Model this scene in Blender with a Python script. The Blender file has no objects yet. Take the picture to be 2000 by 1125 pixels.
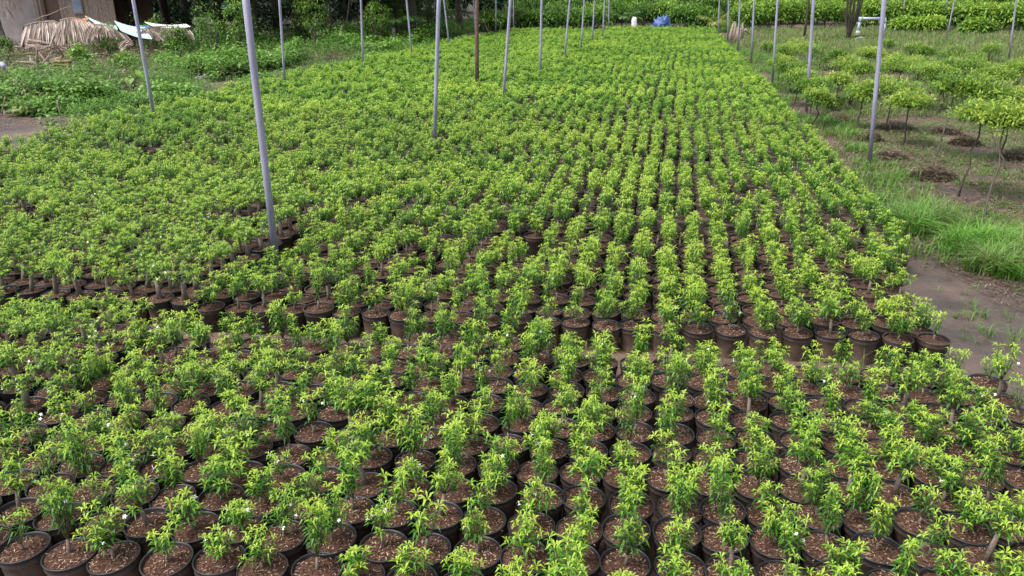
import bpy, math, random
import numpy as np
from mathutils import noise as mnoise, Vector

# ------------------------------------------------------------------ camera, sky, sun
sc = bpy.context.scene
COL = sc.collection
PITCH = math.radians(21.4); CAM_H = 3.1; FPX = 1500.0
cam_data = bpy.data.cameras.new("camera")
cam_data.sensor_width = 36.0; cam_data.lens = FPX / 2000 * 36.0
cam_data.clip_start = 0.05; cam_data.clip_end = 2000
cam = bpy.data.objects.new("camera", cam_data); COL.objects.link(cam)
cam.location = (0, 0, CAM_H); cam.rotation_euler = (math.radians(90) - PITCH, 0, 0)
sc.camera = cam

SUN_EL, SUN_AZ = math.radians(60), math.radians(-112)   # azimuth measured from +Y towards +X
world = bpy.data.worlds.new("World"); sc.world = world; world.use_nodes = True
wn = world.node_tree; bg = wn.nodes["Background"]
sky = wn.nodes.new("ShaderNodeTexSky"); sky.sky_type = 'NISHITA'; sky.sun_disc = False
sky.sun_elevation = SUN_EL; sky.sun_rotation = SUN_AZ
sky.air_density = 1.0; sky.dust_density = 4.0; sky.ozone_density = 1.0
hs = wn.nodes.new('ShaderNodeHueSaturation'); hs.inputs['Saturation'].default_value = 0.45   # thin bright cloud: the sky light is nearly white
wn.links.new(sky.outputs[0], hs.inputs['Color']); wn.links.new(hs.outputs[0], bg.inputs[0]); bg.inputs[1].default_value = 0.15
sl = bpy.data.lights.new("sun", 'SUN'); sl.energy = 1.9; sl.angle = math.radians(18); sl.color = (1.0, 0.96, 0.9)
so = bpy.data.objects.new("sun", sl); COL.objects.link(so)
sdir = Vector((math.sin(SUN_AZ) * math.cos(SUN_EL), math.cos(SUN_AZ) * math.cos(SUN_EL), math.sin(SUN_EL)))
so.rotation_euler = sdir.to_track_quat('Z', 'Y').to_euler()
so.location = (-10, 5, 20)
sc.view_settings.view_transform = 'Standard'; sc.view_settings.look = 'None'
sc.view_settings.exposure = 1.05; sc.view_settings.gamma = 1.0
sc.cycles.max_bounces = 6; sc.cycles.diffuse_bounces = 3; sc.cycles.glossy_bounces = 2
sc.cycles.transmission_bounces = 4; sc.cycles.transparent_max_bounces = 4
sc.cycles.caustics_reflective = False; sc.cycles.caustics_refractive = False

def ray(x, y):
    dx = (x - 1000) / FPX; dy = -(y - 562.5) / FPX
    return np.array([dx, math.cos(PITCH) + dy * math.sin(PITCH), -math.sin(PITCH) + dy * math.cos(PITCH)])
def P(x, y, z=0.0):
    """point of height z seen at a place of the 2000 px wide photograph"""
    d = ray(x, y); k = (z - CAM_H) / d[2]
    return np.array([d[0] * k, d[1] * k, z])
def proj(X, Y, Z):
    v = np.array([X, Y, Z - CAM_H]); c, s = math.cos(PITCH), math.sin(PITCH)
    zz = v[1] * c - v[2] * s; up = v[1] * s + v[2] * c
    return 1000 + FPX * v[0] / zz, 562.5 - FPX * up / zz
# the nursery rows: u runs away from the camera along the columns, v along the rows
AU, AV = math.radians(10.5), math.radians(6.8)
U = np.array([math.sin(AU), math.cos(AU)]); V_ = np.array([math.cos(AV), -math.sin(AV)])
def ST(s, t): return s * V_ + t * U
LMAT = np.linalg.inv(np.array([[V_[0], U[0]], [V_[1], U[1]]]))
def to_st(x, y): return LMAT @ np.array([x, y])

# ------------------------------------------------------------------ materials
def nmat(name):
    m = bpy.data.materials.new(name); m.use_nodes = True
    nt = m.node_tree; b = nt.nodes["Principled BSDF"]
    return m, nt, b
def N(nt, t, **kw):
    n = nt.nodes.new(t)
    for k, v in kw.items(): setattr(n, k, v)
    return n
def noise_node(nt, scale, detail=4, rough=0.6, coord='Object'):
    tc = N(nt, 'ShaderNodeTexCoord'); n = N(nt, 'ShaderNodeTexNoise')
    n.inputs['Scale'].default_value = scale; n.inputs['Detail'].default_value = detail
    n.inputs['Roughness'].default_value = rough
    nt.links.new(tc.outputs[coord], n.inputs['Vector']); return n
def ramp(nt, src, stops):
    r = N(nt, 'ShaderNodeValToRGB'); el = r.color_ramp.elements
    while len(el) < len(stops): el.new(0.5)
    for e, (p, c) in zip(el, stops): e.position = p; e.color = (*c, 1) if len(c) == 3 else c
    nt.links.new(src, r.inputs[0]); return r
def bump(nt, src, b, strength=0.4, dist=0.01):
    bm = N(nt, 'ShaderNodeBump'); bm.inputs['Strength'].default_value = strength; bm.inputs['Distance'].default_value = dist
    nt.links.new(src, bm.inputs['Height']); nt.links.new(bm.outputs[0], b.inputs['Normal'])
def simple(name, stops, scale=8, rough=0.7, bumps=0.3, bdist=0.01, coord='Object', spec=0.4):
    m, nt, b = nmat(name); n = noise_node(nt, scale, 6, 0.65, coord)
    r = ramp(nt, n.outputs['Fac'], stops); nt.links.new(r.outputs[0], b.inputs['Base Color'])
    b.inputs['Roughness'].default_value = rough; b.inputs['Specular IOR Level'].default_value = spec
    if bumps: bump(nt, n.outputs['Fac'], b, bumps, bdist)
    return m
def leafmat(name, old, mid, young, trans=0.3, rough=0.42, spec=0.4):
    """leaf colour follows the 'age' stored with every leaf: 0 an old leaf, 1 a fresh shoot"""
    m, nt, b = nmat(name)
    at = N(nt, 'ShaderNodeAttribute'); at.attribute_name = 'age'
    oi = N(nt, 'ShaderNodeObjectInfo')
    ad = N(nt, 'ShaderNodeMath', operation='MULTIPLY_ADD'); ad.inputs[1].default_value = 0.26; ad.inputs[2].default_value = -0.13
    nt.links.new(oi.outputs['Random'], ad.inputs[0])
    sm = N(nt, 'ShaderNodeMath', operation='ADD'); nt.links.new(at.outputs['Fac'], sm.inputs[0]); nt.links.new(ad.outputs[0], sm.inputs[1])
    r = ramp(nt, sm.outputs[0], [(0.05, old), (0.5, mid), (0.95, young)])
    nt.links.new(r.outputs[0], b.inputs['Base Color'])
    b.inputs['Roughness'].default_value = rough; b.inputs['Specular IOR Level'].default_value = spec
    tr = N(nt, 'ShaderNodeBsdfTranslucent'); mx = N(nt, 'ShaderNodeMixShader'); mx.inputs[0].default_value = trans
    nt.links.new(r.outputs[0], tr.inputs['Color'])
    out = nt.nodes['Material Output']
    nt.links.new(b.outputs[0], mx.inputs[1]); nt.links.new(tr.outputs[0], mx.inputs[2]); nt.links.new(mx.outputs[0], out.inputs['Surface'])
    return m

M = {}
M['leaf'] = leafmat('jasmine_leaf', (0.025, 0.090, 0.010), (0.092, 0.265, 0.014), (0.38, 0.52, 0.058), 0.38, 0.42, 0.36)
M['leaf_sap'] = leafmat('sapling_leaf', (0.035, 0.10, 0.012), (0.13, 0.27, 0.025), (0.38, 0.48, 0.07), 0.34)
M['weed'] = leafmat('weed_leaf', (0.025, 0.07, 0.012), (0.085, 0.20, 0.022), (0.20, 0.38, 0.055), 0.3, 0.5)
M['bush'] = leafmat('bush_leaf', (0.03, 0.09, 0.010), (0.09, 0.21, 0.02), (0.26, 0.40, 0.045), 0.32, 0.5)
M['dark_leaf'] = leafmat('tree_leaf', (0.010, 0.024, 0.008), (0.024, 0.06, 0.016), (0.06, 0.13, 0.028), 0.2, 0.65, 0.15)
M['grass'] = leafmat('grass_blade', (0.26, 0.24, 0.12), (0.085, 0.20, 0.028), (0.17, 0.38, 0.045), 0.35, 0.5)
M['palm'] = leafmat('palm_leaf', (0.03, 0.08, 0.02), (0.07, 0.16, 0.03), (0.28, 0.30, 0.06), 0.2, 0.45)
M['dry'] = leafmat('dry_frond', (0.10, 0.075, 0.062), (0.30, 0.24, 0.205), (0.58, 0.49, 0.43), 0.1, 0.8, 0.2)
M['litter'] = leafmat('plant_litter', (0.045, 0.032, 0.025), (0.12, 0.085, 0.06), (0.27, 0.21, 0.16), 0.05, 0.85, 0.2)
M['chip'] = leafmat('husk_chip', (0.06, 0.032, 0.022), (0.17, 0.095, 0.065), (0.46, 0.33, 0.23), 0.0, 0.8, 0.2)
M['petal'] = simple('white_petal', [(0.3, (0.75, 0.75, 0.72)), (0.7, (0.85, 0.85, 0.84))], 30, 0.5, 0)
M['soil'] = simple('potting_soil', [(0.3, (0.018, 0.010, 0.008)), (0.48, (0.05, 0.026, 0.018)), (0.6, (0.115, 0.06, 0.042)), (0.75, (0.25, 0.16, 0.11))], 75, 0.95, 0.9, 0.012, spec=0.15)
M['stem'] = simple('pale_bark', [(0.3, (0.10, 0.08, 0.06)), (0.7, (0.24, 0.195, 0.16))], 60, 0.9, 0.5, 0.004)
M['twig'] = simple('young_twig', [(0.3, (0.06, 0.055, 0.025)), (0.7, (0.13, 0.11, 0.05))], 40, 0.8, 0)
M['cut'] = simple('cut_wood', [(0.3, (0.5, 0.42, 0.3)), (0.7, (0.68, 0.6, 0.47))], 50, 0.8, 0)
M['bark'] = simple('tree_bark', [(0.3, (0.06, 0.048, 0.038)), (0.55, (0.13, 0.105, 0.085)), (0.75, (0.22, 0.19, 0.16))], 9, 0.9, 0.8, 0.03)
M['dark_bark'] = simple('deep_brown_bark', [(0.3, (0.035, 0.028, 0.022)), (0.7, (0.09, 0.072, 0.058))], 6, 0.9, 0.8, 0.04)  # darker brown bark for trunks, posts and stakes
M['palmbark'] = simple('coconut_bark', [(0.35, (0.14, 0.115, 0.10)), (0.5, (0.25, 0.22, 0.20)), (0.62, (0.52, 0.50, 0.48))], 7, 0.9, 0.8, 0.03)
M['drywood'] = simple('weathered_wood', [(0.3, (0.16, 0.115, 0.09)), (0.7, (0.36, 0.29, 0.24))], 14, 0.9, 0.6, 0.02)
M['brown_wood'] = simple('brown_timber', [(0.3, (0.075, 0.045, 0.033)), (0.7, (0.17, 0.11, 0.085))], 14, 0.85, 0.6, 0.02)
M['yellow_wood'] = simple('yellow_plank', [(0.3, (0.22, 0.15, 0.06)), (0.7, (0.42, 0.30, 0.13))], 14, 0.85, 0.4, 0.01)
M['plaster'] = simple('stained_plaster', [(0.3, (0.26, 0.225, 0.22)), (0.55, (0.38, 0.34, 0.335)), (0.8, (0.46, 0.42, 0.41))], 1.3, 0.9, 0.2, 0.01)
M['turq'] = simple('turquoise_sheet', [(0.3, (0.30, 0.46, 0.43)), (0.7, (0.45, 0.62, 0.58))], 3, 0.5, 0.1)
M['bluesheet'] = simple('blue_sheet', [(0.3, (0.10, 0.24, 0.48)), (0.7, (0.18, 0.36, 0.6))], 5, 0.5, 0.3)
M['whitesheet'] = simple('white_sheet', [(0.3, (0.5, 0.5, 0.5)), (0.7, (0.74, 0.74, 0.74))], 4, 0.6, 0.1)
M['orange'] = simple('orange_board', [(0.3, (0.33, 0.10, 0.035)), (0.7, (0.5, 0.17, 0.06))], 6, 0.7, 0.2)
M['tarp'] = simple('blue_tarp', [(0.3, (0.03, 0.06, 0.17)), (0.6, (0.06, 0.12, 0.30)), (0.8, (0.17, 0.22, 0.38))], 5, 0.45, 0.8, 0.06)
M['glass'] = simple('window_glass', [(0.3, (0.16, 0.22, 0.30)), (0.7, (0.28, 0.34, 0.42))], 2, 0.15, 0)
M['concrete'] = simple('concrete', [(0.3, (0.30, 0.28, 0.26)), (0.7, (0.5, 0.48, 0.45))], 9, 0.9, 0.4)
M['rock'] = simple('red_rock', [(0.3, (0.16, 0.08, 0.055)), (0.7, (0.28, 0.17, 0.12))], 9, 0.9, 0.6)
M['pipe_blue'] = simple('blue_grey_pipe', [(0.3, (0.30, 0.38, 0.46)), (0.7, (0.42, 0.50, 0.58))], 5, 0.4, 0)

def pvcmat():
    m, nt, b = nmat('grey_pvc'); n = noise_node(nt, 3.0, 7, 0.7)
    mp = N(nt, 'ShaderNodeMapping'); mp.inputs['Scale'].default_value = (4, 4, 0.6)
    tc = N(nt, 'ShaderNodeTexCoord'); nt.links.new(tc.outputs['Object'], mp.inputs[0]); nt.links.new(mp.outputs[0], n.inputs['Vector'])
    r = ramp(nt, n.outputs['Fac'], [(0.3, (0.19, 0.19, 0.26)), (0.5, (0.28, 0.28, 0.385)), (0.75, (0.35, 0.355, 0.475))])
    sp = N(nt, 'ShaderNodeSeparateXYZ'); nt.links.new(tc.outputs['Object'], sp.inputs[0])
    mr = N(nt, 'ShaderNodeMapRange'); mr.inputs[1].default_value = 0.15; mr.inputs[2].default_value = 0.75; mr.inputs[3].default_value = 0.75; mr.inputs[4].default_value = 0.0
    nt.links.new(sp.outputs[2], mr.inputs[0])
    n2 = noise_node(nt, 14, 4, 0.6); mu = N(nt, 'ShaderNodeMath', operation='MULTIPLY'); nt.links.new(mr.outputs[0], mu.inputs[0]); nt.links.new(n2.outputs['Fac'], mu.inputs[1])
    mx = N(nt, 'ShaderNodeMixRGB'); mx.inputs[2].default_value = (0.13, 0.095, 0.07, 1)
    nt.links.new(mu.outputs[0], mx.inputs[0]); nt.links.new(r.outputs[0], mx.inputs[1]); nt.links.new(mx.outputs[0], b.inputs['Base Color'])
    b.inputs['Roughness'].default_value = 0.42
    return m
M['pvc'] = pvcmat()

def potmat():
    """black nursery plastic with dried brown mud on its sides (splashed highest at the bottom)"""
    m, nt, b = nmat('black_plastic_pot'); n = noise_node(nt, 9, 5, 0.6)
    tc = N(nt, 'ShaderNodeTexCoord'); sp = N(nt, 'ShaderNodeSeparateXYZ'); nt.links.new(tc.outputs['Object'], sp.inputs[0])
    mr = N(nt, 'ShaderNodeMapRange'); mr.inputs[1].default_value = 0.16; mr.inputs[2].default_value = 0.245; mr.inputs[3].default_value = 1.0; mr.inputs[4].default_value = 0.0
    nt.links.new(sp.outputs[2], mr.inputs[0])
    ad = N(nt, 'ShaderNodeMath', operation='MULTIPLY'); nt.links.new(mr.outputs[0], ad.inputs[0])
    r = ramp(nt, n.outputs['Fac'], [(0.30, (0.25, 0.25, 0.25)), (0.6, (0.95, 0.95, 0.95))]); nt.links.new(r.outputs[0], ad.inputs[1])
    mx = N(nt, 'ShaderNodeMixRGB'); mx.inputs[1].default_value = (0.014, 0.014, 0.017, 1); mx.inputs[2].default_value = (0.19, 0.125, 0.092, 1)
    nt.links.new(ad.outputs[0], mx.inputs[0]); nt.links.new(mx.outputs[0], b.inputs['Base Color'])
    rr = N(nt, 'ShaderNodeMapRange'); rr.inputs[3].default_value = 0.5; rr.inputs[4].default_value = 0.9
    nt.links.new(ad.outputs[0], rr.inputs[0]); nt.links.new(rr.outputs[0], b.inputs['Roughness'])
    return m
M['pot'] = potmat()
M['potfar'] = simple('dusty_black_pot', [(0.3, (0.016, 0.015, 0.016)), (0.6, (0.06, 0.043, 0.034)), (0.8, (0.12, 0.08, 0.06))], 6, 0.7, 0)

def groundmat():
    m, nt, b = nmat('earth')
    n1 = noise_node(nt, 0.45, 6, 0.6); n2 = noise_node(nt, 7, 8, 0.7); n3 = noise_node(nt, 60, 4, 0.7)
    r1 = ramp(nt, n1.outputs['Fac'], [(0.35, (0.05, 0.032, 0.024)), (0.5, (0.105, 0.067, 0.049)), (0.65, (0.18, 0.115, 0.083))])
    r2 = ramp(nt, n2.outputs['Fac'], [(0.3, (0.5, 0.46, 0.43)), (0.5, (0.85, 0.85, 0.85)), (0.72, (1.25, 1.2, 1.15))])
    mx = N(nt, 'ShaderNodeMixRGB', blend_type='MULTIPLY'); mx.inputs[0].default_value = 1
    nt.links.new(r1.outputs[0], mx.inputs[1]); nt.links.new(r2.outputs[0], mx.inputs[2])
    nt.links.new(mx.outputs[0], b.inputs['Base Color'])
    rr = N(nt, 'ShaderNodeMapRange'); rr.inputs[1].default_value = 0.35; rr.inputs[2].default_value = 0.6; rr.inputs[3].default_value = 0.55; rr.inputs[4].default_value = 0.95
    nt.links.new(n1.outputs['Fac'], rr.inputs[0]); nt.links.new(rr.outputs[0], b.inputs['Roughness'])
    am = N(nt, 'ShaderNodeMath', operation='MULTIPLY_ADD'); am.inputs[1].default_value = 0.35
    nt.links.new(n3.outputs['Fac'], am.inputs[0]); nt.links.new(n2.outputs['Fac'], am.inputs[2])
    bump(nt, am.outputs[0], b, 0.6, 0.03)
    return m
M['ground'] = groundmat()
def mudmat():
    m, nt, b = nmat('wet_mud')
    n1 = noise_node(nt, 1.6, 6, 0.6); n2 = noise_node(nt, 22, 6, 0.7)
    r1 = ramp(nt, n1.outputs['Fac'], [(0.35, (0.045, 0.031, 0.025)), (0.6, (0.082, 0.057, 0.046)), (0.75, (0.115, 0.08, 0.063))])
    nt.links.new(r1.outputs[0], b.inputs['Base Color'])
    rr = N(nt, 'ShaderNodeMapRange'); rr.inputs[1].default_value = 0.4; rr.inputs[2].default_value = 0.65; rr.inputs[3].default_value = 0.3; rr.inputs[4].default_value = 0.85
    nt.links.new(n1.outputs['Fac'], rr.inputs[0]); nt.links.new(rr.outputs[0], b.inputs['Roughness'])
    n3 = noise_node(nt, 4.5, 5, 0.6); ad = N(nt, 'ShaderNodeMath', operation='MULTIPLY_ADD'); ad.inputs[1].default_value = 3.0; nt.links.new(n3.outputs['Fac'], ad.inputs[0]); nt.links.new(n2.outputs['Fac'], ad.inputs[2])
    bump(nt, ad.outputs[0], b, 0.8, 0.018)
    return m
M['mud'] = mudmat()

# ------------------------------------------------------------------ mesh kit (numpy, triangles)
class G:
    def __init__(s): s.v = []; s.f = []; s.m = []; s.a = []; s.sm = []; s.n = 0
    def add(s, Vt, Ft, mat=0, age=0.5, smooth=False):
        Vt = np.asarray(Vt, float).reshape(-1, 3); Ft = np.asarray(Ft, int).reshape(-1, 3)
        s.v.append(Vt); s.f.append(Ft + s.n); s.n += len(Vt)
        s.m.append(np.broadcast_to(np.asarray(mat), (len(Ft),))); s.sm.append(np.full(len(Ft), smooth))
        s.a.append(np.broadcast_to(np.asarray(age, float), (len(Vt),)))
        return s
    def addp(s, vf, mat=0, age=0.5, smooth=False): return s.add(vf[0], vf[1], mat, age, smooth)
    def arrays(s):
        return np.concatenate(s.v), np.concatenate(s.f), np.concatenate(s.m), np.concatenate(s.a), np.concatenate(s.sm)
    def merge(s, arr, R=None, T=(0, 0, 0), dage=0.0):
        Vt, Ft, mm, aa, sm = arr
        if R is not None: Vt = Vt @ R.T
        s.v.append(Vt + np.asarray(T)); s.f.append(Ft + s.n); s.n += len(Vt); s.m.append(mm); s.a.append(aa + dage); s.sm.append(sm)
    def mesh(s, name, mats):
        Vt, Ft, mm, aa, sm = s.arrays(); me = bpy.data.meshes.new(name)
        me.vertices.add(len(Vt)); me.vertices.foreach_set('co', Vt.astype(np.float32).ravel())
        me.loops.add(len(Ft) * 3); me.loops.foreach_set('vertex_index', Ft.astype(np.int32).ravel())
        me.polygons.add(len(Ft)); me.polygons.foreach_set('loop_start', np.arange(len(Ft), dtype=np.int32) * 3)
        me.polygons.foreach_set('loop_total', np.full(len(Ft), 3, np.int32))
        for m in mats: me.materials.append(M[m])
        me.polygons.foreach_set('material_index', mm.astype(np.int32)); me.polygons.foreach_set('use_smooth', sm)
        at = me.attributes.new('age', 'FLOAT', 'POINT'); at.data.foreach_set('value', np.clip(aa, 0, 1).astype(np.float32))
        me.update(calc_edges=True); return me
    def build(s, name, mats, parent=None, loc=(0, 0, 0), rot=(0, 0, 0)):
        return link(name, s.mesh(name, [mats] if isinstance(mats, str) else mats), parent, loc, rot)
def link(name, data, parent=None, loc=(0, 0, 0), rot=(0, 0, 0)):
    o = bpy.data.objects.new(name, data); COL.objects.link(o)
    o.location = loc; o.rotation_euler = rot
    if parent is not None: o.parent = parent
    return o
def tag(o, label=None, cat=None, group=None, kind=None):
    if label: o['label'] = label
    if cat: o['category'] = cat
    if group: o['group'] = group
    if kind: o['kind'] = kind
    return o
def thing(name, label, cat, loc=(0, 0, 0), rz=0.0, group=None):
    return tag(link(name, None, None, tuple(float(c) for c in loc), (0, 0, rz)), label, cat, group)

def quads(F):
    F = np.asarray(F, int).reshape(-1, 4)
    return np.concatenate([F[:, [0, 1, 2]], F[:, [0, 2, 3]]])
def unit(v): v = np.asarray(v, float); return v / (np.linalg.norm(v, axis=-1, keepdims=True) + 1e-12)
def tube(pts, rad, seg=8, caps=True):
    pts = np.asarray(pts, float); n = len(pts); rad = np.broadcast_to(np.asarray(rad, float), (n,))
    tan = unit(np.gradient(pts, axis=0)); ref = np.array([0, 0, 1.0]) if abs(tan[0][2]) < 0.9 else np.array([1.0, 0, 0])
    rings = []
    x = unit(np.cross(ref, tan[0]))
    for i in range(n):
        x = unit(x - tan[i] * np.dot(x, tan[i])); y = np.cross(tan[i], x)
        a = np.arange(seg) / seg * 2 * math.pi
        rings.append(pts[i] + rad[i] * (np.cos(a)[:, None] * x + np.sin(a)[:, None] * y))
    Vt = np.concatenate(rings); F = []
    for i in range(n - 1):
        for j in range(seg):
            k = (j + 1) % seg; F.append((i * seg + j, i * seg + k, (i + 1) * seg + k, (i + 1) * seg + j))
    F = quads(F)
    if caps:
        Vt = np.concatenate([Vt, [pts[0], pts[-1]]]); c0, c1 = len(Vt) - 2, len(Vt) - 1
        E = [(c0, (j + 1) % seg, j) for j in range(seg)] + [(c1, (n - 1) * seg + j, (n - 1) * seg + (j + 1) % seg) for j in range(seg)]
        F = np.concatenate([F, np.array(E)])
    return Vt, F
def lathe(prof, seg=24):
    prof = np.asarray(prof, float); a = np.arange(seg) / seg * 2 * math.pi; n = len(prof)
    Vt = np.concatenate([np.stack([r * np.cos(a), r * np.sin(a), np.full(seg, z)], 1) for r, z in prof])
    F = [(i * seg + j, i * seg + (j + 1) % seg, (i + 1) * seg + (j + 1) % seg, (i + 1) * seg + j) for i in range(n - 1) for j in range(seg)]
    return Vt, quads(F)
def box(c, size, R=None):
    Vt = np.array([[x, y, z] for z in (-.5, .5) for y in (-.5, .5) for x in (-.5, .5)]) * np.asarray(size)
    if R is not None: Vt = Vt @ np.asarray(R).T
    F = quads([(0, 2, 3, 1), (4, 5, 7, 6), (0, 1, 5, 4), (2, 6, 7, 3), (0, 4, 6, 2), (1, 3, 7, 5)])
    return Vt + np.asarray(c), F
def rotm(rx=0, ry=0, rz=0):
    cx, sx, cy, sy, cz, sz = math.cos(rx), math.sin(rx), math.cos(ry), math.sin(ry), math.cos(rz), math.sin(rz)
    return np.array([[cz, -sz, 0], [sz, cz, 0], [0, 0, 1]]) @ np.array([[cy, 0, sy], [0, 1, 0], [-sy, 0, cy]]) @ np.array([[1, 0, 0], [0, cx, -sx], [0, sx, cx]])

def leaves(g, B, D, L, W, droop=0.3, age=0.5, mat=0, lod=0, fold=0.18):
    """lance-shaped leaves: base B, direction D, length L, width W; they arch and hang at the tip"""
    n = len(B)
    if n == 0: return
    B = np.asarray(B, float); D = unit(D); L = np.broadcast_to(L, (n,))[:, None]; W = np.broadcast_to(W, (n,))[:, None]
    droop = np.broadcast_to(droop, (n,))[:, None]
    up = np.array([0, 0, 1.0]); S = np.cross(D, up); bad = np.linalg.norm(S, axis=1) < 1e-3; S[bad] = [1, 0, 0]; S = unit(S); Nn = np.cross(S, D)
    tip = B + D * L * 0.96 - up * droop * L
    age = np.broadcast_to(age, (n,))
    if lod == 0:
        mid = B + D * L * 0.48 - up * droop * L * 0.10
        l = mid + S * W / 2 + Nn * W * fold; r = mid - S * W / 2 + Nn * W * fold
        Vt = np.stack([B, mid, l, r, tip], 1).reshape(-1, 3)
        F = np.array([(0, 1, 2), (0, 3, 1), (2, 1, 4), (1, 3, 4)]); k = 5
    else:
        mid = B + D * L * 0.45
        Vt = np.stack([B, mid + S * W / 2, mid - S * W / 2, tip], 1).reshape(-1, 3)
        F = np.array([(0, 2, 1), (1, 2, 3)]); k = 4
    F = (F[None] + (np.arange(n) * k)[:, None, None]).reshape(-1, 3)
    g.add(Vt, F, mat, np.repeat(age, k))

def scatter_dirs(rng, n, zmin=-0.2, zmax=1.0):
    z = rng.uniform(zmin, zmax, n); a = rng.uniform(0, 2 * math.pi, n); r = np.sqrt(np.clip(1 - z * z, 0, 1))
    return np.stack([r * np.cos(a), r * np.sin(a), z], 1)

# ------------------------------------------------------------------ ground and path
def hills(x, y):
    """small unevenness of the ground outside the pot rows"""
    s, t = to_st(x, y)
    w = min(1.0, max(0.0, (s - 3.6) / 1.5)) if s > 0 else min(1.0, max(0.0, (-12.8 - s) / 2.0))
    return w * (0.035 * mnoise.noise((x * 1.3, y * 1.3, 0)) + 0.05 * mnoise.noise((x * .35, y * .35, 3)))
def axis(lo, hi, n, c=0.0, k=3.2):
    a = np.sinh(np.linspace(-1, 1, n) * k) / math.sinh(k)
    return np.where(a < 0, c + a * (c - lo), c + a * (hi - c))
gx = axis(-420, 420, 300); gy = axis(-80, 700, 300, 6.0, 3.8)
X, Y = np.meshgrid(gx, gy)
Z = np.array([[hills(x, y) if abs(x) < 60 and y < 80 else 0.0 for x in gx] for y in gy])
Vt = np.stack([X.ravel(), Y.ravel(), Z.ravel()], 1); nx = len(gx)
I = (np.arange(len(gy) - 1)[:, None] * nx + np.arange(nx - 1)[None]).ravel()
gg = G(); gg.add(Vt, quads(np.stack([I, I + 1, I + nx + 1, I + nx], 1)), smooth=True)
tag(gg.build('ground', 'ground'), kind='structure')
# wet muddy path along the right end of the rows
gm = G(); ts = np.linspace(1.0, 13.5, 60); ring = []
for t in ts:
    w0 = 1.9 + 0.05 * math.sin(t * 2.1); w1 = 4.75 + 0.35 * mnoise.noise((t * .9, 1, 0)) - 0.10 * max(0, t - 5.5)
    w1 += 1.9 * max(0.0, 1 - abs(t - 3.0) / 3.6)
    w1 = max(w1, 3.2)
    ring.append([[*ST(w0 + (w1 - w0) * k / 24, t), 0] for k in range(25)])
ring = np.array(ring).reshape(-1, 3)
ring[:, 2] = [hills(x, y) + 0.006 for x, y, _ in ring]
I = (np.arange(59)[:, None] * 25 + np.arange(24)[None]).ravel()
gm.add(ring, quads(np.stack([I, I + 1, I + 26, I + 25], 1)), smooth=True)
tag(gm.build('muddy_path', 'mud'), kind='structure')

# ------------------------------------------------------------------ potted plants
def pot_prof(r=0.131, h=0.25):
    b = r * 0.80
    return [(0.0, 0.004), (b, 0.0), (b + .001, 0.004), (b + (r - b) * .72, h - 0.055), (r - .003, h - 0.050), (r + .001, h - 0.044), (r - .002, h - 0.037), (r + .001, h - 0.030), (r - .001, h - 0.022),
            (r + .003, h - .014), (r + .006, h - .006), (r + .0055, h), (r, h + .001), (r - .004, h - .006), (r - .006, h - .05), (r - .010, h - 0.07)]
def pot_geo(h=0.25, r=0.131, seg=26): return lathe(pot_prof(r, h), seg)
def soil_geo(rng, h=0.25, r=0.131, chips=120):
    g = G(); rr = r - 0.0055; z0 = h - 0.026; seg = 22; rads = [0, .25, .5, .75, .92, 1.0]
    Vt = [(0, 0, z0 + .014)]
    for k in rads[1:]:
        for j in range(seg):
            a = j / seg * 2 * math.pi; Vt.append((rr * k * math.cos(a), rr * k * math.sin(a), z0 + .014 * (1 - k * k) + rng.uniform(-.003, .003)))
    F = [(0, 1 + j, 1 + (j + 1) % seg) for j in range(seg)]
    for i in range(len(rads) - 2):
        for j in range(seg):
            a, b = 1 + i * seg + j, 1 + i * seg + (j + 1) % seg
            F += [(a, a + seg, b + seg), (a, b + seg, b)]
    g.add(Vt, F, 0, 0.5, True)
    if chips:
        rad = rr * 0.95 * np.sqrt(rng.uniform(0.02, 1, chips)); a = rng.uniform(0, 6.283, chips)
        B = np.stack([rad * np.cos(a), rad * np.sin(a), z0 + .017 * (1 - (rad / rr) ** 2) + .002 + rng.uniform(0, .005, chips)], 1)
        D = scatter_dirs(rng, chips, -0.1, 0.25)
        leaves(g, B, D, rng.uniform(.013, .032, chips), rng.uniform(.003, .006, chips), 0.05, np.clip(rng.normal(.58, .38, chips), 0, 1), 1, 1)
    return g

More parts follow.
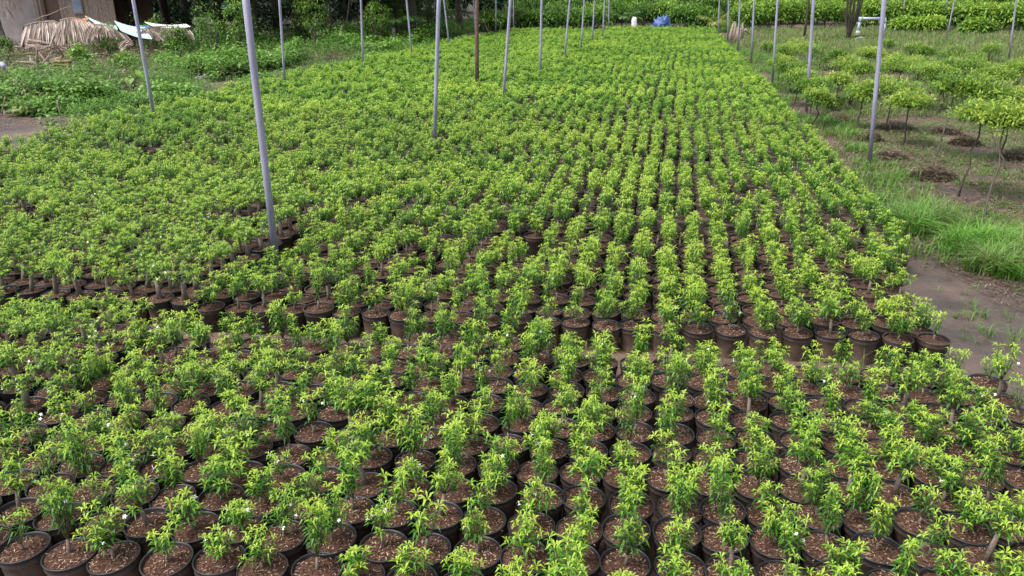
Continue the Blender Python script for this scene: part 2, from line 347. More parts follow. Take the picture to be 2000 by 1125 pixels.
def shrub_geo(rng, h=0.34, spread=0.10, nb=9, lod=0, trunk_r=0.009, fork=0.05, dens=1.0, leaf=0.069, z0=0.235, lean=0.0, crownlow=0.25):
    """one small shrub: (stem G, foliage G, flower points). Upright shoots with pairs of narrow arching leaves and a star of fresh leaves at each tip"""
    st, fo = G(), G(); fl = []
    seg = (7, 4, 3)[lod]
    top = np.array([rng.uniform(-.012, .012) + lean, rng.uniform(-.012, .012), z0 + fork])
    st.addp(tube([(0, 0, z0 - .012), (top[0] * .4, top[1] * .5, z0 + fork * .5), top], [trunk_r * 1.25, trunk_r, trunk_r * .85], seg), 0, .5, True)
    B, D, L, A = [], [], [], []
    for b in range(nb):
        a = b / nb * 6.283 * 1.618 * 2 + rng.uniform(-.4, .4); sp = .96 * spread * math.sqrt((b + .5) / nb) * rng.uniform(.8, 1.15)
        hh = h * rng.uniform(.62, 1.0) * (1 - .28 * (sp / spread) ** 2)
        tip = np.array([top[0] + sp * math.cos(a), top[1] + sp * math.sin(a), z0 + max(hh, fork + .05)])
        kn = np.array([top[0] + sp * .75 * math.cos(a), top[1] + sp * .75 * math.sin(a), z0 + fork + (hh - fork) * .45])
        q = np.linspace(0, 1, 7)[:, None]; pts = (1 - q) ** 2 * top + 2 * q * (1 - q) * kn + q ** 2 * tip
        pts[1:-1] += rng.normal(0, .003, (5, 3))
        if lod < 2: st.addp(tube(pts[::(1, 2)[lod]], np.linspace(.0042, .0014, len(pts[::(1, 2)[lod]])), 4 if lod == 0 else 3, False), 1 if True else 0, .5, True)
        ln = np.linalg.norm(tip - top); bt_ = rng.normal(0, .09); nn = max(3, int(ln / (.0225, .026, .042)[lod] * dens))
        for i in range(nn):
            f = crownlow + (1 - crownlow) * (i + rng.uniform(.2, .8)) / nn; q1 = f * 6; k = min(5, int(q1)); p = pts[k] + (pts[k + 1] - pts[k]) * (q1 - k)
            ax = unit(pts[k + 1] - pts[k]); a0 = (i % 2) * 1.57 + b + rng.uniform(-.4, .4)
            for s in (0, 3.1416):
                if rng.random() < .10: continue
                out = np.array([math.cos(a0 + s), math.sin(a0 + s), 0.0]); d = out * rng.uniform(.75, 1) + ax * rng.uniform(.3, .9)
                B.append(p); D.append(d); L.append(leaf * rng.uniform(.75, 1.15) * (1.15 - .35 * f)); A.append(np.clip(.20 + .50 * f ** 2 + bt_ + rng.normal(0, .12), 0, 1))
        nt_ = (5, 4, 3)[lod]
        for s in range(nt_):
            a0 = s / nt_ * 6.283 + rng.uniform(-.4, .4); d = np.array([math.cos(a0), math.sin(a0), rng.uniform(.6, 1.5)])
            B.append(tip); D.append(d); L.append(leaf * rng.uniform(.7, 1.0)); A.append(np.clip(rng.normal(.88, .10), 0, 1))
        fl.append((pts[4] * .5 + tip * .5, a))
    B, D, L, A = map(np.array, (B, D, L, A)); L = L * (1, 1.15, 1.7)[lod]
    leaves(fo, B, D, L, L * rng.uniform(.155, .225, len(L)) * (1, 1.1, 1.3)[lod], rng.uniform(.25, .75, len(L)), A, 0, 0 if lod == 0 else 1)
    return st, fo, fl
def flower_mesh():
    g = G()
    for k in range(5):
        a = k * 1.2566; d = np.array([[math.cos(a), math.sin(a), -.25]])
        leaves(g, [(0, 0, 0)], d, .013, .008, .1, .5, 0, 0)
    g.addp(tube([(0, 0, 0), (0, 0, .018)], [.0012, .001], 4), 0)
    return g.mesh('flower', ['petal'])

rs = np.random.default_rng(11)
SHRUB_KINDS = [  # (word, parameters)
    ('bushy', dict(h=.31, spread=.105, nb=12)), ('bushy', dict(h=.33, spread=.115, nb=13)), ('bushy', dict(h=.28, spread=.10, nb=11)),
    ('tall slender', dict(h=.44, spread=.065, nb=7, fork=.07)), ('tall slender', dict(h=.42, spread=.075, nb=8, fork=.06)), ('tall slender', dict(h=.47, spread=.06, nb=6, fork=.08)),
    ('low', dict(h=.21, spread=.085, nb=8)), ('low', dict(h=.23, spread=.095, nb=9)),
    ('sparse', dict(h=.33, spread=.085, nb=5, dens=.9)), ('sparse', dict(h=.30, spread=.10, nb=5, dens=.8, lean=.02)),
    ('wide', dict(h=.29, spread=.135, nb=13)), ('wide', dict(h=.34, spread=.14, nb=14)),
    ('thin-stemmed', dict(h=.38, spread=.09, nb=10, fork=.13, trunk_r=.012, crownlow=.35)), ('thin-stemmed', dict(h=.40, spread=.10, nb=11, fork=.15, trunk_r=.014, crownlow=.35)),
]
TREE_KINDS = [('dense', dict(h=.36, spread=.14, nb=17, fork=.19, trunk_r=.021, crownlow=.35, z0=.285, leaf=.068)),
              ('dense', dict(h=.38, spread=.15, nb=18, fork=.20, trunk_r=.025, crownlow=.35, z0=.285, leaf=.068)),
              ('round-headed', dict(h=.34, spread=.13, nb=15, fork=.17, trunk_r=.019, crownlow=.3, z0=.285, leaf=.056)),
              ('open', dict(h=.37, spread=.15, nb=11, fork=.19, trunk_r=.023, crownlow=.3, z0=.285, leaf=.068)),
              ('flat-topped', dict(h=.31, spread=.155, nb=16, fork=.17, trunk_r=.026, crownlow=.35, z0=.285, leaf=.056))]
def protos(kinds, lod): return [shrub_geo(np.random.default_rng(100 + i), lod=lod, **k[1]) for i, k in enumerate(kinds)]
SP0, TP0 = protos(SHRUB_KINDS, 0), protos(TREE_KINDS, 0)
def shared(kinds, pr, tree):
    out = []
    for (w, k), (st, fo, fl) in zip(kinds, pr):
        out.append((w, st.mesh('trunk' if tree else 'stem', ['stem', 'twig']), fo.mesh('foliage', ['leaf']), fl, k))
    return out
SM, TM = shared(SHRUB_KINDS, SP0, False), shared(TREE_KINDS, TP0, True)
POT_M = G().addp(pot_geo(), 0, .5, True).mesh('pot', ['pot']); TPOT_M = G().addp(pot_geo(.30, .128), 0, .5, True).mesh('pot', ['pot'])
SOIL_M = [soil_geo(np.random.default_rng(i)).mesh('soil', ['soil', 'chip']) for i in range(6)]
TSOIL_M = [soil_geo(np.random.default_rng(i + 40), .30).mesh('soil', ['soil', 'chip']) for i in range(3)]
FLOWER = flower_mesh()
CUT = G().addp(lathe([(0, .003), (.011, .003), (.0125, 0), (.0125, -.02)], 10), 0, .5, True).mesh('cut_branch', ['cut'])

ORD1 = 'zeroth first second third fourth fifth sixth seventh eighth ninth tenth eleventh twelfth thirteenth fourteenth fifteenth sixteenth seventeenth eighteenth nineteenth twentieth'.split()
def ordw(n):
    if n <= 20: return ORD1[n]
    t = {2: 'twenty', 3: 'thirty', 4: 'forty', 5: 'fifty'}[n // 10]
    return t + '-' + ORD1[n % 10] if n % 10 else {3: 'thirtieth', 4: 'fortieth', 5: 'fiftieth'}[n // 10]

def right_edge(t): return 2.62 if t < 8.5 else 2.95 + 0.012 * (t - 9)
def left_edge(t): return -12.1 if t < 28 else (-11.9 + (t - 28) * .05 if t < 46 else -11.0 + (t - 46) * .12)
SPX, SPT = 0.270, 0.252
miss = lambda s, t: t > 6.5 and mnoise.noise((s * 1.1, t * .8, 4)) > (.50 if t < 30 else .62)   # spots where pots were taken out
blocks = []            # (name, t0, t1)
rows = []              # every row: (block index, row no, t, s-shift)
near_ts = [2.57, 2.82] + [3.07 + .263 * k for k in range(13)]
spots = []             # (s, t, block, rowno)
rl = random.Random(5)
for j, t in enumerate(near_ts):
    sh = rl.uniform(-.03, .03); s = 2.68 + sh
    while s > -7.2:
        back = 5.90 - .06 * s if s > -2 else 5.94 + .02 * (s + 2)
        if t < 3.0 and s < -0.6: break
        if t < min(back, 6.2) + .02: spots.append((s, t, 'near', j))
        s -= SPX
t = 6.47; b = 0
while t < 60:
    bname = 'far%d' % b
    nrow = 13
    for j in range(nrow):
        tt = t + j * SPT; sh = rl.uniform(-.02, .02) + (b % 3) * .06
        s = right_edge(tt) - .12 + sh
        while s > left_edge(tt):
            lim = 55.6 + (3.2 if s > -4 else 0) + .25 * s / 10
            if tt < lim and not (j > 0 and miss(s, tt) and rl.random() < .75) and not (abs(s + 4.06) < .13 and 7.3 < tt < 8.3) and not (abs(s + 4.06) < .1 and any(abs(tt - q) < .25 for q in (14.8, 20.8, 27, 33.5))): spots.append((s, tt, bname, j))
            s -= SPX if not (b == 0 and s > .6) else .288
    t += nrow * SPT + rl.choice((.24, .3, .36)) + (.12 if b == 0 else 0); b += 1

def kind_of(s, t): return 'tree' if s < -4.2 and 4.2 < t < 9.9 else 'shrub'
cand = []
for (s, t, bn, j) in spots:
    jj = 1 + min(3, max(0, t - 14) * .12); s2 = s + rl.gauss(0, .008) * jj; t2 = t + rl.gauss(0, .010) * jj
    x, y = ST(s2, t2); px, py = proj(x, y, .42); qx, qy = proj(x, y, .25)
    inview = -25 < px < 2025 and py < 1165
    cand.append(dict(s=s2, t=t2, x=x, y=y, b=bn, j=j, k=kind_of(s, t), view=inview, px=px, d=math.hypot(x, y)))
shr = sorted([c for c in cand if c['k'] == 'shrub' and c['view']], key=lambda c: c['d'])
# the 300 nearest shrubs are things of their own; the last rows are filled from the block right behind the path
for c in shr[:300]: c['own'] = True
for c in cand:
    if c['k'] == 'tree' and c['view'] and (c['t'] < 9.9): c['own'] = True
own = [c for c in cand if c.get('own')]
byrow = {}
for c in own: byrow.setdefault((c['k'], c['b'], c['j']), []).append(c)
near_first = min(j for (k, b_, j) in byrow if b_ == 'near')
for key, L_ in byrow.items(): 
    L_.sort(key=lambda c: c['px'])
    for n, c in enumerate(L_): c['idx'] = n + 1
def add_owned(c):
    tree = c['k'] == 'tree'
    kinds = TM if tree else SM
    i = rl.randrange(len(kinds)); w, stm, fom, fl, prm = kinds[i]
    if not tree and c['b'] == 'near' and c['px'] > 1300 and w == 'low' and rl.random() < .6:
        i = rl.choice((3, 4, 12, 13)); w, stm, fom, fl, prm = kinds[i]
    nfl = 0 if rl.random() > .20 else rl.randint(1, 4)
    rowno = c['j'] + 1 - (near_first if c['b'] == 'near' else 0)
    where = {('shrub', 'near'): 'front block', ('tree', 'near'): 'near left corner'}.get((c['k'], c['b']), 'left block behind' if tree else 'block behind the gap')
    lab = f"{w}{' white-flowered' if nfl else ''} potted {'tree' if tree else 'shrub'}, {ordw(c['idx'])} from left in {ordw(rowno)} row of {where}"
    o = thing('potted_tree' if tree else 'potted_shrub', lab, 'potted tree' if tree else 'potted shrub', (c['x'], c['y'], 0.0), rl.uniform(0, 6.283),
              'thick-trunked trees in black pots' if tree else 'potted shrubs in rows')
    sc_ = rl.uniform(.86, 1.18) if not tree else rl.uniform(.92, 1.12)
    p = link('pot', TPOT_M if tree else POT_M, o)
    link('soil', rl.choice(TSOIL_M if tree else SOIL_M), o, rot=(0, 0, 0))
    st = link('trunk' if tree else 'stem', stm, o); fo = link('foliage', fom, o)
    z0 = prm.get('z0', .235)
    lx, ly = rl.gauss(0, .07), rl.gauss(0, .07); zs = sc_ * rl.uniform(.85, 1.15); hp_ = rl.uniform(.96, 1.03)
    for q in (st, fo):
        q.scale = (sc_, sc_ * rl.uniform(.93, 1.07), zs); q.location = (-ly * z0, lx * z0, z0 * (1 - zs)); q.rotation_euler = (lx, ly, 0)
    p.scale = (rl.uniform(.975, 1.02), rl.uniform(.975, 1.02), 1); o.rotation_euler = (rl.gauss(0, .028), rl.gauss(0, .028), o.rotation_euler[2])
    o.children[1].location = (0, 0, rl.uniform(-.022, .006))
    for k in range(nfl):
        pt, a = rl.choice(fl); pt = pt * sc_; f_ = link('flower', FLOWER, o, (pt[0] + .018 * math.cos(a), pt[1] + .018 * math.sin(a), pt[2] + z0 * (1 - sc_)), (rl.uniform(.4, 1.2), 0, a))
        s_ = rl.uniform(.95, 1.3); f_.scale = (s_, s_, s_)
    if tree and rl.random() < .35:
        link('cut_branch', CUT, o, (.015, 0, z0 + prm['fork'] * sc_ + .035), (rl.uniform(-.3, .3), rl.uniform(-.3, .3), 0))
for c in own: add_owned(c)
print('owned', len(own), 'shrubs', sum(c['k'] == 'shrub' for c in own), 'all', len(cand))

# all remaining pots of the field: one mass
def whole(kinds, lod, tree=False):
    out = []
    for i, (w, k) in enumerate(kinds):
        st, fo, fl = shrub_geo(np.random.default_rng(300 + i), lod=lod, **k)
        g = G(); h = .30 if tree else .25
        if lod == 0: g.addp(lathe(pot_prof(.128, h)[1:14], 14), 0, .5, True)
        elif lod == 1: g.addp(lathe([(.103, 0), (.125, h - .05), (.133, h), (.122, h - .01), (.118, h - .04)], 10), 0, .5, True)
        else: g.addp(lathe([(.104, 0), (.13, h), (.118, h - .03)], 6), 0, .5, True)
        r = np.random.default_rng(i); sg = soil_geo(r, h, .128, 26 if lod == 0 else 0) if lod < 2 else None
        if sg: Vs, Fs, ms, as_, ss = sg.arrays(); g.add(Vs, Fs, ms + 1, as_, True)
        else: g.addp(lathe([(0.001, h - .02), (.122, h - .024)], 6), 1, .5)
        Vs, Fs, ms, as_, ss = st.arrays(); g.add(Vs, Fs, ms + 3, .5, True)
        Vs, Fs, ms, as_, ss = fo.arrays(); g.add(Vs, Fs, 5, as_, False)
        out.append(g.arrays())
    return out
W0, W1, W2 = (whole(SHRUB_KINDS, l) for l in (0, 1, 2)); WT = whole(TREE_KINDS, 1, True)
mass = G(); rr_ = np.random.default_rng(77)
for c in cand:
    if c.get('own'): continue
    if not c['view'] and (c['px'] < -420 or c['px'] > 2400): continue
    d = c['d']
    lst = WT if c['k'] == 'tree' else (W0 if d < 9.5 else W1 if d < 19 else W2)
    i = rl.randrange(len(lst))
    if d > 9 and rl.random() < .6: i = rl.choice((0, 1, 10, 11, 4)) if c['k'] != 'tree' else i
    a = rl.uniform(0, 6.283); s_ = rl.uniform(.84, 1.12) * (1 - .07 * min(1, max(0, d - 9) / 5))
    R = rotm(0, 0, a) * np.array([s_, s_, s_])[None]; patch = mnoise.noise((c['x'] * .35, c['y'] * .35, 0)) * .22 + (.06 * math.sin(c['t'] * 1.8))
    far = -min(1.0, max(0.0, (d - 9) / 16)) * .16
    mass.merge(lst[i], rotm(0, 0, a) * s_, (c['x'], c['y'], rl.uniform(-.006, 0.004)), patch + rl.gauss(0, .10) + far)
print('mass verts', mass.n)
tag(mass.build('potted_shrub_field', ['potfar', 'soil', 'chip', 'stem', 'twig', 'leaf']), 'sea of small bright green potted shrubs filling the field behind the nearer pots', 'potted shrubs', kind='stuff')

# ------------------------------------------------------------------ poles
def ray_at_depth(x, y, Yd):
    d = ray(x, y); k = Yd / d[1]; return np.array([d[0] * k, Yd, CAM_H + d[2] * k])
def pole(fx, fy, tx, label, plane=0.0, r=0.038, mat='pvc', name='pipe_pole', cat='pole', group='grey pipe poles standing in rows', ht=3.9, ty=0):
    """foot where the photo shows it (on the crowns' level when shrubs hide the ground), leaning as in the photo"""
    a = P(fx, fy, plane); bt = ray_at_depth(tx, ty, a[1]); d = (bt - a) / (bt[2] - a[2])
    foot = a - d * a[2]; o = thing(name, label, cat, foot, 0, group)
    pts = [d * z for z in (-.05, ht * .33, ht * .66, ht)]
    if mat == 'pvc':
        g = G(); g.addp(tube(pts, r, 16), 0, .5, True); g.build('pipe', mat, o)
        z = 3.3; g = G(); g.addp(tube([d * z, d * (z + .02), d * (z + .16), d * (z + .18)], [r, r * 1.14, r * 1.14, r], 16), 0, .5, True); g.build('coupling', mat, o)
    else:
        rp = random.Random(int(fx)); p2 = [p + np.array([rp.uniform(-.01, .01), 0, 0]) for p in pts]
        g = G(); g.addp(tube(p2, [r * 1.05, r, r * .97, r * .92], 9), 0, .5, True); g.build('post', mat, o)
    return o
W_ = 'grey pipe pole '
for args in [
    (535, 470, 480, 'nearest thick grey pipe pole, leaning left, between the left and middle blocks', .45),
    (849, 258, 857, 'second grey pipe pole of the middle row, just left of the brown wooden post', .5),
    (984, 182, 997, 'third grey pipe pole of the middle row, leaning right of the brown wooden post', .5),
    (1055, 140, 1058, 'fourth grey pipe pole of the middle row, standing almost upright', .5),
    (1103, 107, 1113, 'fifth grey pipe pole of the middle row, tilting to the right', .5),
    (1135, 91, 1141, 'sixth grey pipe pole of the middle row, among far shrubs', .5),
    (1157, 77, 1161, 'seventh grey pipe pole of the middle row, near the field end', .5),
    (1177, 70, 1181, 'eighth thin grey pipe pole of the middle row, near the field end', .5),
    (1188, 57, 1190, 'farthest thin grey pipe pole of the middle row, before the green bushes', .4),
    (1697, 330, 1727, 'nearest thick grey pipe pole on the right, leaning right beside the plot path'),
    (1575, 222, 1589, 'second grey pipe pole along the right edge of the field'),
    (1508, 168, 1519, 'third grey pipe pole along the right edge of the field'),
    (1467, 125, 1473, 'fourth grey pipe pole along the right edge of the field'),
    (1441, 105, 1445, 'fifth grey pipe pole along the right edge, by the pale broken stump'),
    (1421, 85, 1423, 'sixth grey pipe pole along the right edge, left of the pale broken stump'),
    (1402, 77, 1405, 'farthest grey pipe pole along the right edge, beside the yellowing palm'),
    (300, 222, 260, 'leftmost grey pipe pole, leaning left at the weedy edge of the field', .45),
    (556, 157, 546, 'grey pipe pole on the left edge, in front of the dark trees', .45),
    (709, 127, 705, 'thin grey pipe pole on the left edge, right of the leaning bare stick', .45),
    (804, 103, 794, 'thin grey pipe pole on the left edge, beside the white board', .45),
    (877, 85, 867, 'thin grey pipe pole on the left edge, leaning beside the palm fronds', .45),
    (928, 66, 925, 'thin grey pipe pole hidden closely behind the brown wooden post', .45),
    (968, 62, 969, 'very thin far grey pipe pole just right of the brown wooden post', .3),
    (1003, 58, 1003, 'very thin far grey pipe pole at the back edge, before lush green bushes', .3),
    (1970, 120, 1985, 'grey pipe pole at the far right side of the sapling plot'),
    (1847, 85, 1864, 'grey pipe pole leaning right in the grass behind the saplings'),
    (1842, 62, 1849, 'thin far grey pipe pole behind the leaning one, before the hedge'),
    (1759, 60, 1767, 'thin far grey pipe pole in grass just right of the pump pipe')]:
    pole(*args)
pole(932, 155, 931, 'rough brown round wooden post standing among the potted shrubs', .5, .062, 'brown_wood', 'wooden_post', 'post', None)
pole(1570, 78, 1580, 'dark slim wooden post in the grass left of the pump pipe', 0, .07, 'dark_bark', 'wooden_post', 'post', None)

# ------------------------------------------------------------------ generic vegetation
def bush(name, label, cat, x, y, z_of, w, h, n=500, L=.12, W=.4, mat='bush', seed=0, group=None, base=.25, top=.65, ell=None, depth=None):
    rng = np.random.default_rng(seed); o = thing(name, label, cat, (x, y, z_of), 0, group); g = G()
    cc = leaf_cloud(g, rng, (0, 0, h * .5), (w / 2, (depth or w) / 2, h * .52), n, L, W, max(8, n // 45), base, top)
    g.build('foliage', mat, o); s = G()
    for k in range(4):
        t_ = cc[k % len(cc)]; s.addp(tube([(rng.normal(0, .03), rng.normal(0, .03), -.02), t_ * np.array([.45, .45, .5]), t_], [.02 + .01 * h, .014 + .006 * h, .006], 5), 0, .5, True)
    s.build('stem', 'bark', o); return o

def leaf_cloud(g, rng, c, r, n, L, W, clumps=14, base=.25, top=.6, lod=1, mat=0, fill=.8):
    """foliage as leaf-sized faces gathered in clumps inside an ellipsoid"""
    c = np.asarray(c, float); r = np.asarray(r, float) * np.ones(3)
    d = scatter_dirs(rng, clumps, -.55, 1.0); cc = c + d * r * (rng.uniform(.35, 1.0, clumps) ** .6)[:, None] * fill
    cr = r.mean() * rng.uniform(.26, .46, clumps); tone = rng.normal(0, .11, clumps)
    k = rng.integers(0, clumps, n); dd = scatter_dirs(rng, n, -.7, 1); B = cc[k] + dd * (cr[k] * rng.uniform(.3, 1.0, n) ** .5)[:, None] * np.array([1, 1, .8])
    B = B[B[:, 2] > 0.02] if False else B
    B[:, 2] = np.maximum(B[:, 2], .02)
    D = dd * np.array([1, 1, .5]) + rng.normal(0, .45, (n, 3))
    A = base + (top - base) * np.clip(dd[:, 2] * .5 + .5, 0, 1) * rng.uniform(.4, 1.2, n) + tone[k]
    LL = L * rng.uniform(.65, 1.3, n); leaves(g, B, D, LL, LL * W, rng.uniform(.05, .5, n), np.clip(A, 0, 1), mat, lod)
    return cc
def limbs(g, rng, foot, top, r0, targets, mat=0, seg=8):
    foot, top = np.asarray(foot, float), np.asarray(top, float); n = 6
    q = np.linspace(0, 1, n)[:, None]; pts = foot + (top - foot) * q + np.concatenate([[[0, 0, 0]], rng.normal(0, r0 * .35, (n - 2, 3)), [[0, 0, 0]]])
    g.addp(tube(pts, np.linspace(r0, r0 * .55, n), seg), mat, .5, True)
    for tg in targets:
        k = rng.uniform(.55, 1.0); s = foot + (top - foot) * k; m = (s + tg) / 2 + rng.normal(0, .08, 3) * np.linalg.norm(tg - s) + np.array([0, 0, -.05])
        g.addp(tube([s, m, tg], [r0 * .38, r0 * .24, r0 * .08], 5), mat, .5, True)
# ------------------------------------------------------------------ right-hand plot: saplings, grass, weeds
def sapling(cx, cy, z, wpx, label, seed, bx=None, by=None, upright=False, tone=.0):
    rng = np.random.default_rng(seed); top = P(cx, cy, z); D_ = np.linalg.norm(top - np.array([0, 0, CAM_H])); w = wpx * 1.12 * D_ / FPX
    foot = P(bx, by, 0) if bx else np.array([top[0] + rng.uniform(-.14, .10), top[1] + rng.uniform(-.1, .1), 0]); foot[2] = hills(foot[0], foot[1])
    o = thing('sapling', label, 'sapling', foot, 0, 'saplings in the right-hand plot'); t_ = top - foot
    st, fo = G(), G()
    if upright:
        leaf_cloud(fo, rng, t_ * np.array([1, 1, .6]), (w / 2, w / 2, t_[2] * .5), 420, .08, .35, 16, .1, .5)
        limbs(st, rng, (0, 0, -.03), t_ * .9, .02, [t_ * .7])
    else:
        nb = int(9 + w * 12); tips = []
        for b in range(nb):
            a = b * 2.4 + rng.uniform(-.3, .3); q = math.sqrt((b + .4) / nb); tips.append(t_ + np.array([q * w * .5 * math.cos(a), q * w * .5 * math.sin(a), .05 * (1 - q) - .10 * q * q + rng.normal(0, .045)]))
        tips = np.array(tips); n = 70
        for tp in tips:
            dd = scatter_dirs(rng, n, -.25, .8); B = tp + dd * rng.uniform(.02, .15, n)[:, None] * np.array([1.15, 1.15, .9]) - np.array([0, 0, .05])
            LL = .078 * rng.uniform(.7, 1.25, n); leaves(fo, B, dd + rng.normal(0, .25, (n, 3)), LL, LL * .34, rng.uniform(.05, .35, n), np.clip(.46 + tone + .5 * np.clip(dd[:, 2], 0, 1) * rng.uniform(.5, 1.1, n) + rng.normal(0, .08, n), 0, 1), 0, 1)
        leaf_cloud(fo, rng, t_ - np.array([0, 0, .07]), (w * .58, w * .5, .17 + .09 * w), int(800 + 800 * w), .085, .27, int(12 + 9 * w), .2 + tone, .95 + tone)
        fork = t_ - np.array([0, 0, .22]); n_ = 6; q = np.linspace(0, 1, n_)[:, None]
        pts = fork * q + np.array([0, 0, -.03]) * (1 - q); pts[1:-1] += rng.normal(0, .022, (n_ - 2, 3))
        st.addp(tube(pts, np.linspace(.018, .012, n_), 6), 0, .5, True)
        for tp in tips: st.addp(tube([fork, (fork + tp) / 2 - np.array([0, 0, .02]), tp], [.009, .006, .002], 4, False), 0, .5, True)
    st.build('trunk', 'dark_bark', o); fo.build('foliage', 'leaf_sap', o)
SAP = [(1922, 212, 1.35, 78, 'thin leaning sapling with flat yellow-green crown, left of the front right pair', 1872, 384),
       (1968, 220, 1.35, 92, 'nearest sapling with flat yellow-green crown cut by the right picture edge', 1922, 430),
       (1920, 172, 1.35, 84, 'sapling with wide pale green crown behind the front right pair', 1965, 335),
       (1870, 158, 1.45, 66, 'tall slender sapling on a long bent trunk, rising from bare reddish soil', 1815, 340),
       (1990, 186, 1.2, 50, 'small sapling crown at the right picture edge above the nearest saplings', None, None),
       (1778, 190, 1.0, 62, 'low flat yellow-green sapling right of the thick leaning pole', None, None),
       (1748, 166, 1.05, 78, 'broad sapling touching the right side of the thick leaning pole', None, None),
       (1690, 172, .95, 42, 'small yellowish sapling just left of the thick leaning pole', None, None),
       (1822, 134, 1.1, 64, 'sapling with rounded crown in the middle of the right-hand plot', None, None),
       (1762, 126, 1.05, 84, 'wide leafy sapling in the second rank right of the thick pole', None, None),
       (1890, 121, 1.1, 76, 'dark green flat-crowned sapling in the second rank near the right', None, None),
       (1945, 142, 1.1, 62, 'sapling in front of the pole at the far right', None, None),
       (1990, 128, 1.1, 44, 'sapling beside the right picture edge, behind the far right pole', None, None),
       (1810, 96, 1.0, 28, 'single small round sapling alone in the pale grass', None, None),
       (1600, 182, .8, 42, 'low flat sapling right beside the second pole of the right edge', None, None),
       (1590, 162, .85, 52, 'front sapling of the dense row between the second and third poles', None, None),
       (1566, 146, .85, 54, 'middle sapling of the dense row between the second and third poles', None, None),
       (1546, 128, .85, 48, 'back sapling of the dense row between the second and third poles', None, None),
       (1529, 116, .85, 42, 'smallest sapling at the far end of the dense row beside the third pole', None, None),
       (1642, 150, .9, 46, 'sapling between the second pole and the small yellowish sapling', None, None),
       (1655, 121, .95, 50, 'leafy sapling midway between the second pole and the thick pole', None, None),
       (1682, 130, .95, 46, 'bright sapling close left of the thick pole, second rank', None, None),
       (1700, 100, .95, 42, 'rounded sapling left of the thick pole below the pump pipe', None, None),
       (1558, 87, .9, 50, 'flat pale sapling in grass behind the second pole', None, None),
       (1540, 97, .9, 40, 'small pale sapling in grass left of the second pole', None, None),
       (1637, 101, .85, 24, 'tiny sapling just right of the dark upright sapling', None, None),
       (1850, 142, 1.0, 40, 'narrow sapling left of the dark flat-crowned one', None, None)]
for i, (cx, cy, z, w, lab, bx, by) in enumerate(SAP): sapling(cx, cy, z, w, lab, 500 + i, bx, by, tone=-.15 if 'dark' in lab else .08 if 'yellow' in lab else 0)
for i, (x, y, w, h, lab) in enumerate([
    (1532, 112, 34, .8, 'feathery low shrub at the near side of the third right edge pole'), (1560, 172, 40, .5, 'feathery low shrub left of the second right edge pole'), (1622, 128, 44, .8, 'feathery shrub right of the second right edge pole'),
    (1625, 205, 40, .45, 'low leafy shrub near the mulch heap left of the thick leaning pole'), (1660, 196, 36, .6, 'leafy shrub below the small yellowish sapling'), (1712, 118, 40, .8, 'feathery shrub hidden partly by the thick leaning pole'),
    (1745, 132, 46, .8, 'feathery shrub right of the thick leaning pole, second rank'), (1790, 150, 60, .9, 'dark leafy shrub between the two wide saplings'), (1836, 176, 44, .8, 'leafy shrub under the tall slender sapling'), (1858, 118, 54, .9, 'feathery shrub at the centre back of the plot'),
    (1900, 160, 56, .9, 'leafy shrub behind the wide pale green crown'), (1930, 112, 50, .9, 'feathery shrub left of the far right pole'), (1985, 160, 50, .9, 'leafy shrub at the right picture edge'), (1588, 104, 36, .7, 'small feathery shrub behind the second right edge pole'),
    (1730, 92, 36, .7, 'small pale shrub right of the thick pole near the grass'), (1780, 100, 40, .7, 'small pale shrub left of the lone round sapling'), (1498, 96, 30, .7, 'small shrub right of the fourth right edge pole')]):
    c = P(x, y + 12, 0); D_ = np.linalg.norm(c - np.array([0, 0, 3.1])); w_ = w * D_ / FPX; rng = np.random.default_rng(1300 + i)
    o = thing('plot_shrub', lab, 'shrub', (c[0], c[1], 0), 0, 'leafy shrubs among the saplings'); g = G(); cc = leaf_cloud(g, rng, (0, 0, h * .62), (w_ / 2, w_ * .42, h * .42), int(900 + 700 * w_), .085, .32, 22, .2, .9); g.build('foliage', 'leaf_sap', o)
    st = G(); [st.addp(tube([(0, 0, -.02), t_ * np.array([.4, .4, .5]), t_], [.014, .01, .004], 5), 0, .5, True) for t_ in cc[:6]]; st.build('stem', 'dark_bark', o)
sapling(1607, 84, 1.5, 26, 'dark green upright narrow sapling standing taller than its neighbours', 560, upright=True)

def blades(g, rng, B, hgt, wid, bend, age):
    n = len(B); a = rng.uniform(0, 6.283, n); out = np.stack([np.cos(a), np.sin(a), np.zeros(n)], 1); side = np.stack([-np.sin(a), np.cos(a), np.zeros(n)], 1)
    h = np.asarray(hgt)[:, None]; w = np.asarray(wid)[:, None]; b = np.asarray(bend)[:, None]; up = np.array([0, 0, 1.0])
    m = B + up * h * .55 + out * b * h * .25; t_ = B + up * h * (1 - .35 * b) + out * b * h
    Vt = np.stack([B - side * w / 2, B + side * w / 2, m - side * w * .4, m + side * w * .4, t_], 1).reshape(-1, 3)
    F = np.array([(0, 1, 3), (0, 3, 2), (2, 3, 4)]); F = (F[None] + (np.arange(n) * 5)[:, None, None]).reshape(-1, 3)
    g.add(Vt, F, 0, np.repeat(age, 5))
rg = np.random.default_rng(9)
def inside_poly(x, y, poly):
    c = np.zeros(len(x), bool); n = len(poly)
    for i in range(n):
        (x1, y1), (x2, y2) = poly[i], poly[(i + 1) % n]
        k = ((y1 > y) != (y2 > y)) & (x < (x2 - x1) * (y - y1) / (y2 - y1 + 1e-12) + x1); c ^= k
    return c
def poly_px(pts): return [tuple(P(x, y, 0)[:2]) for x, y in pts]
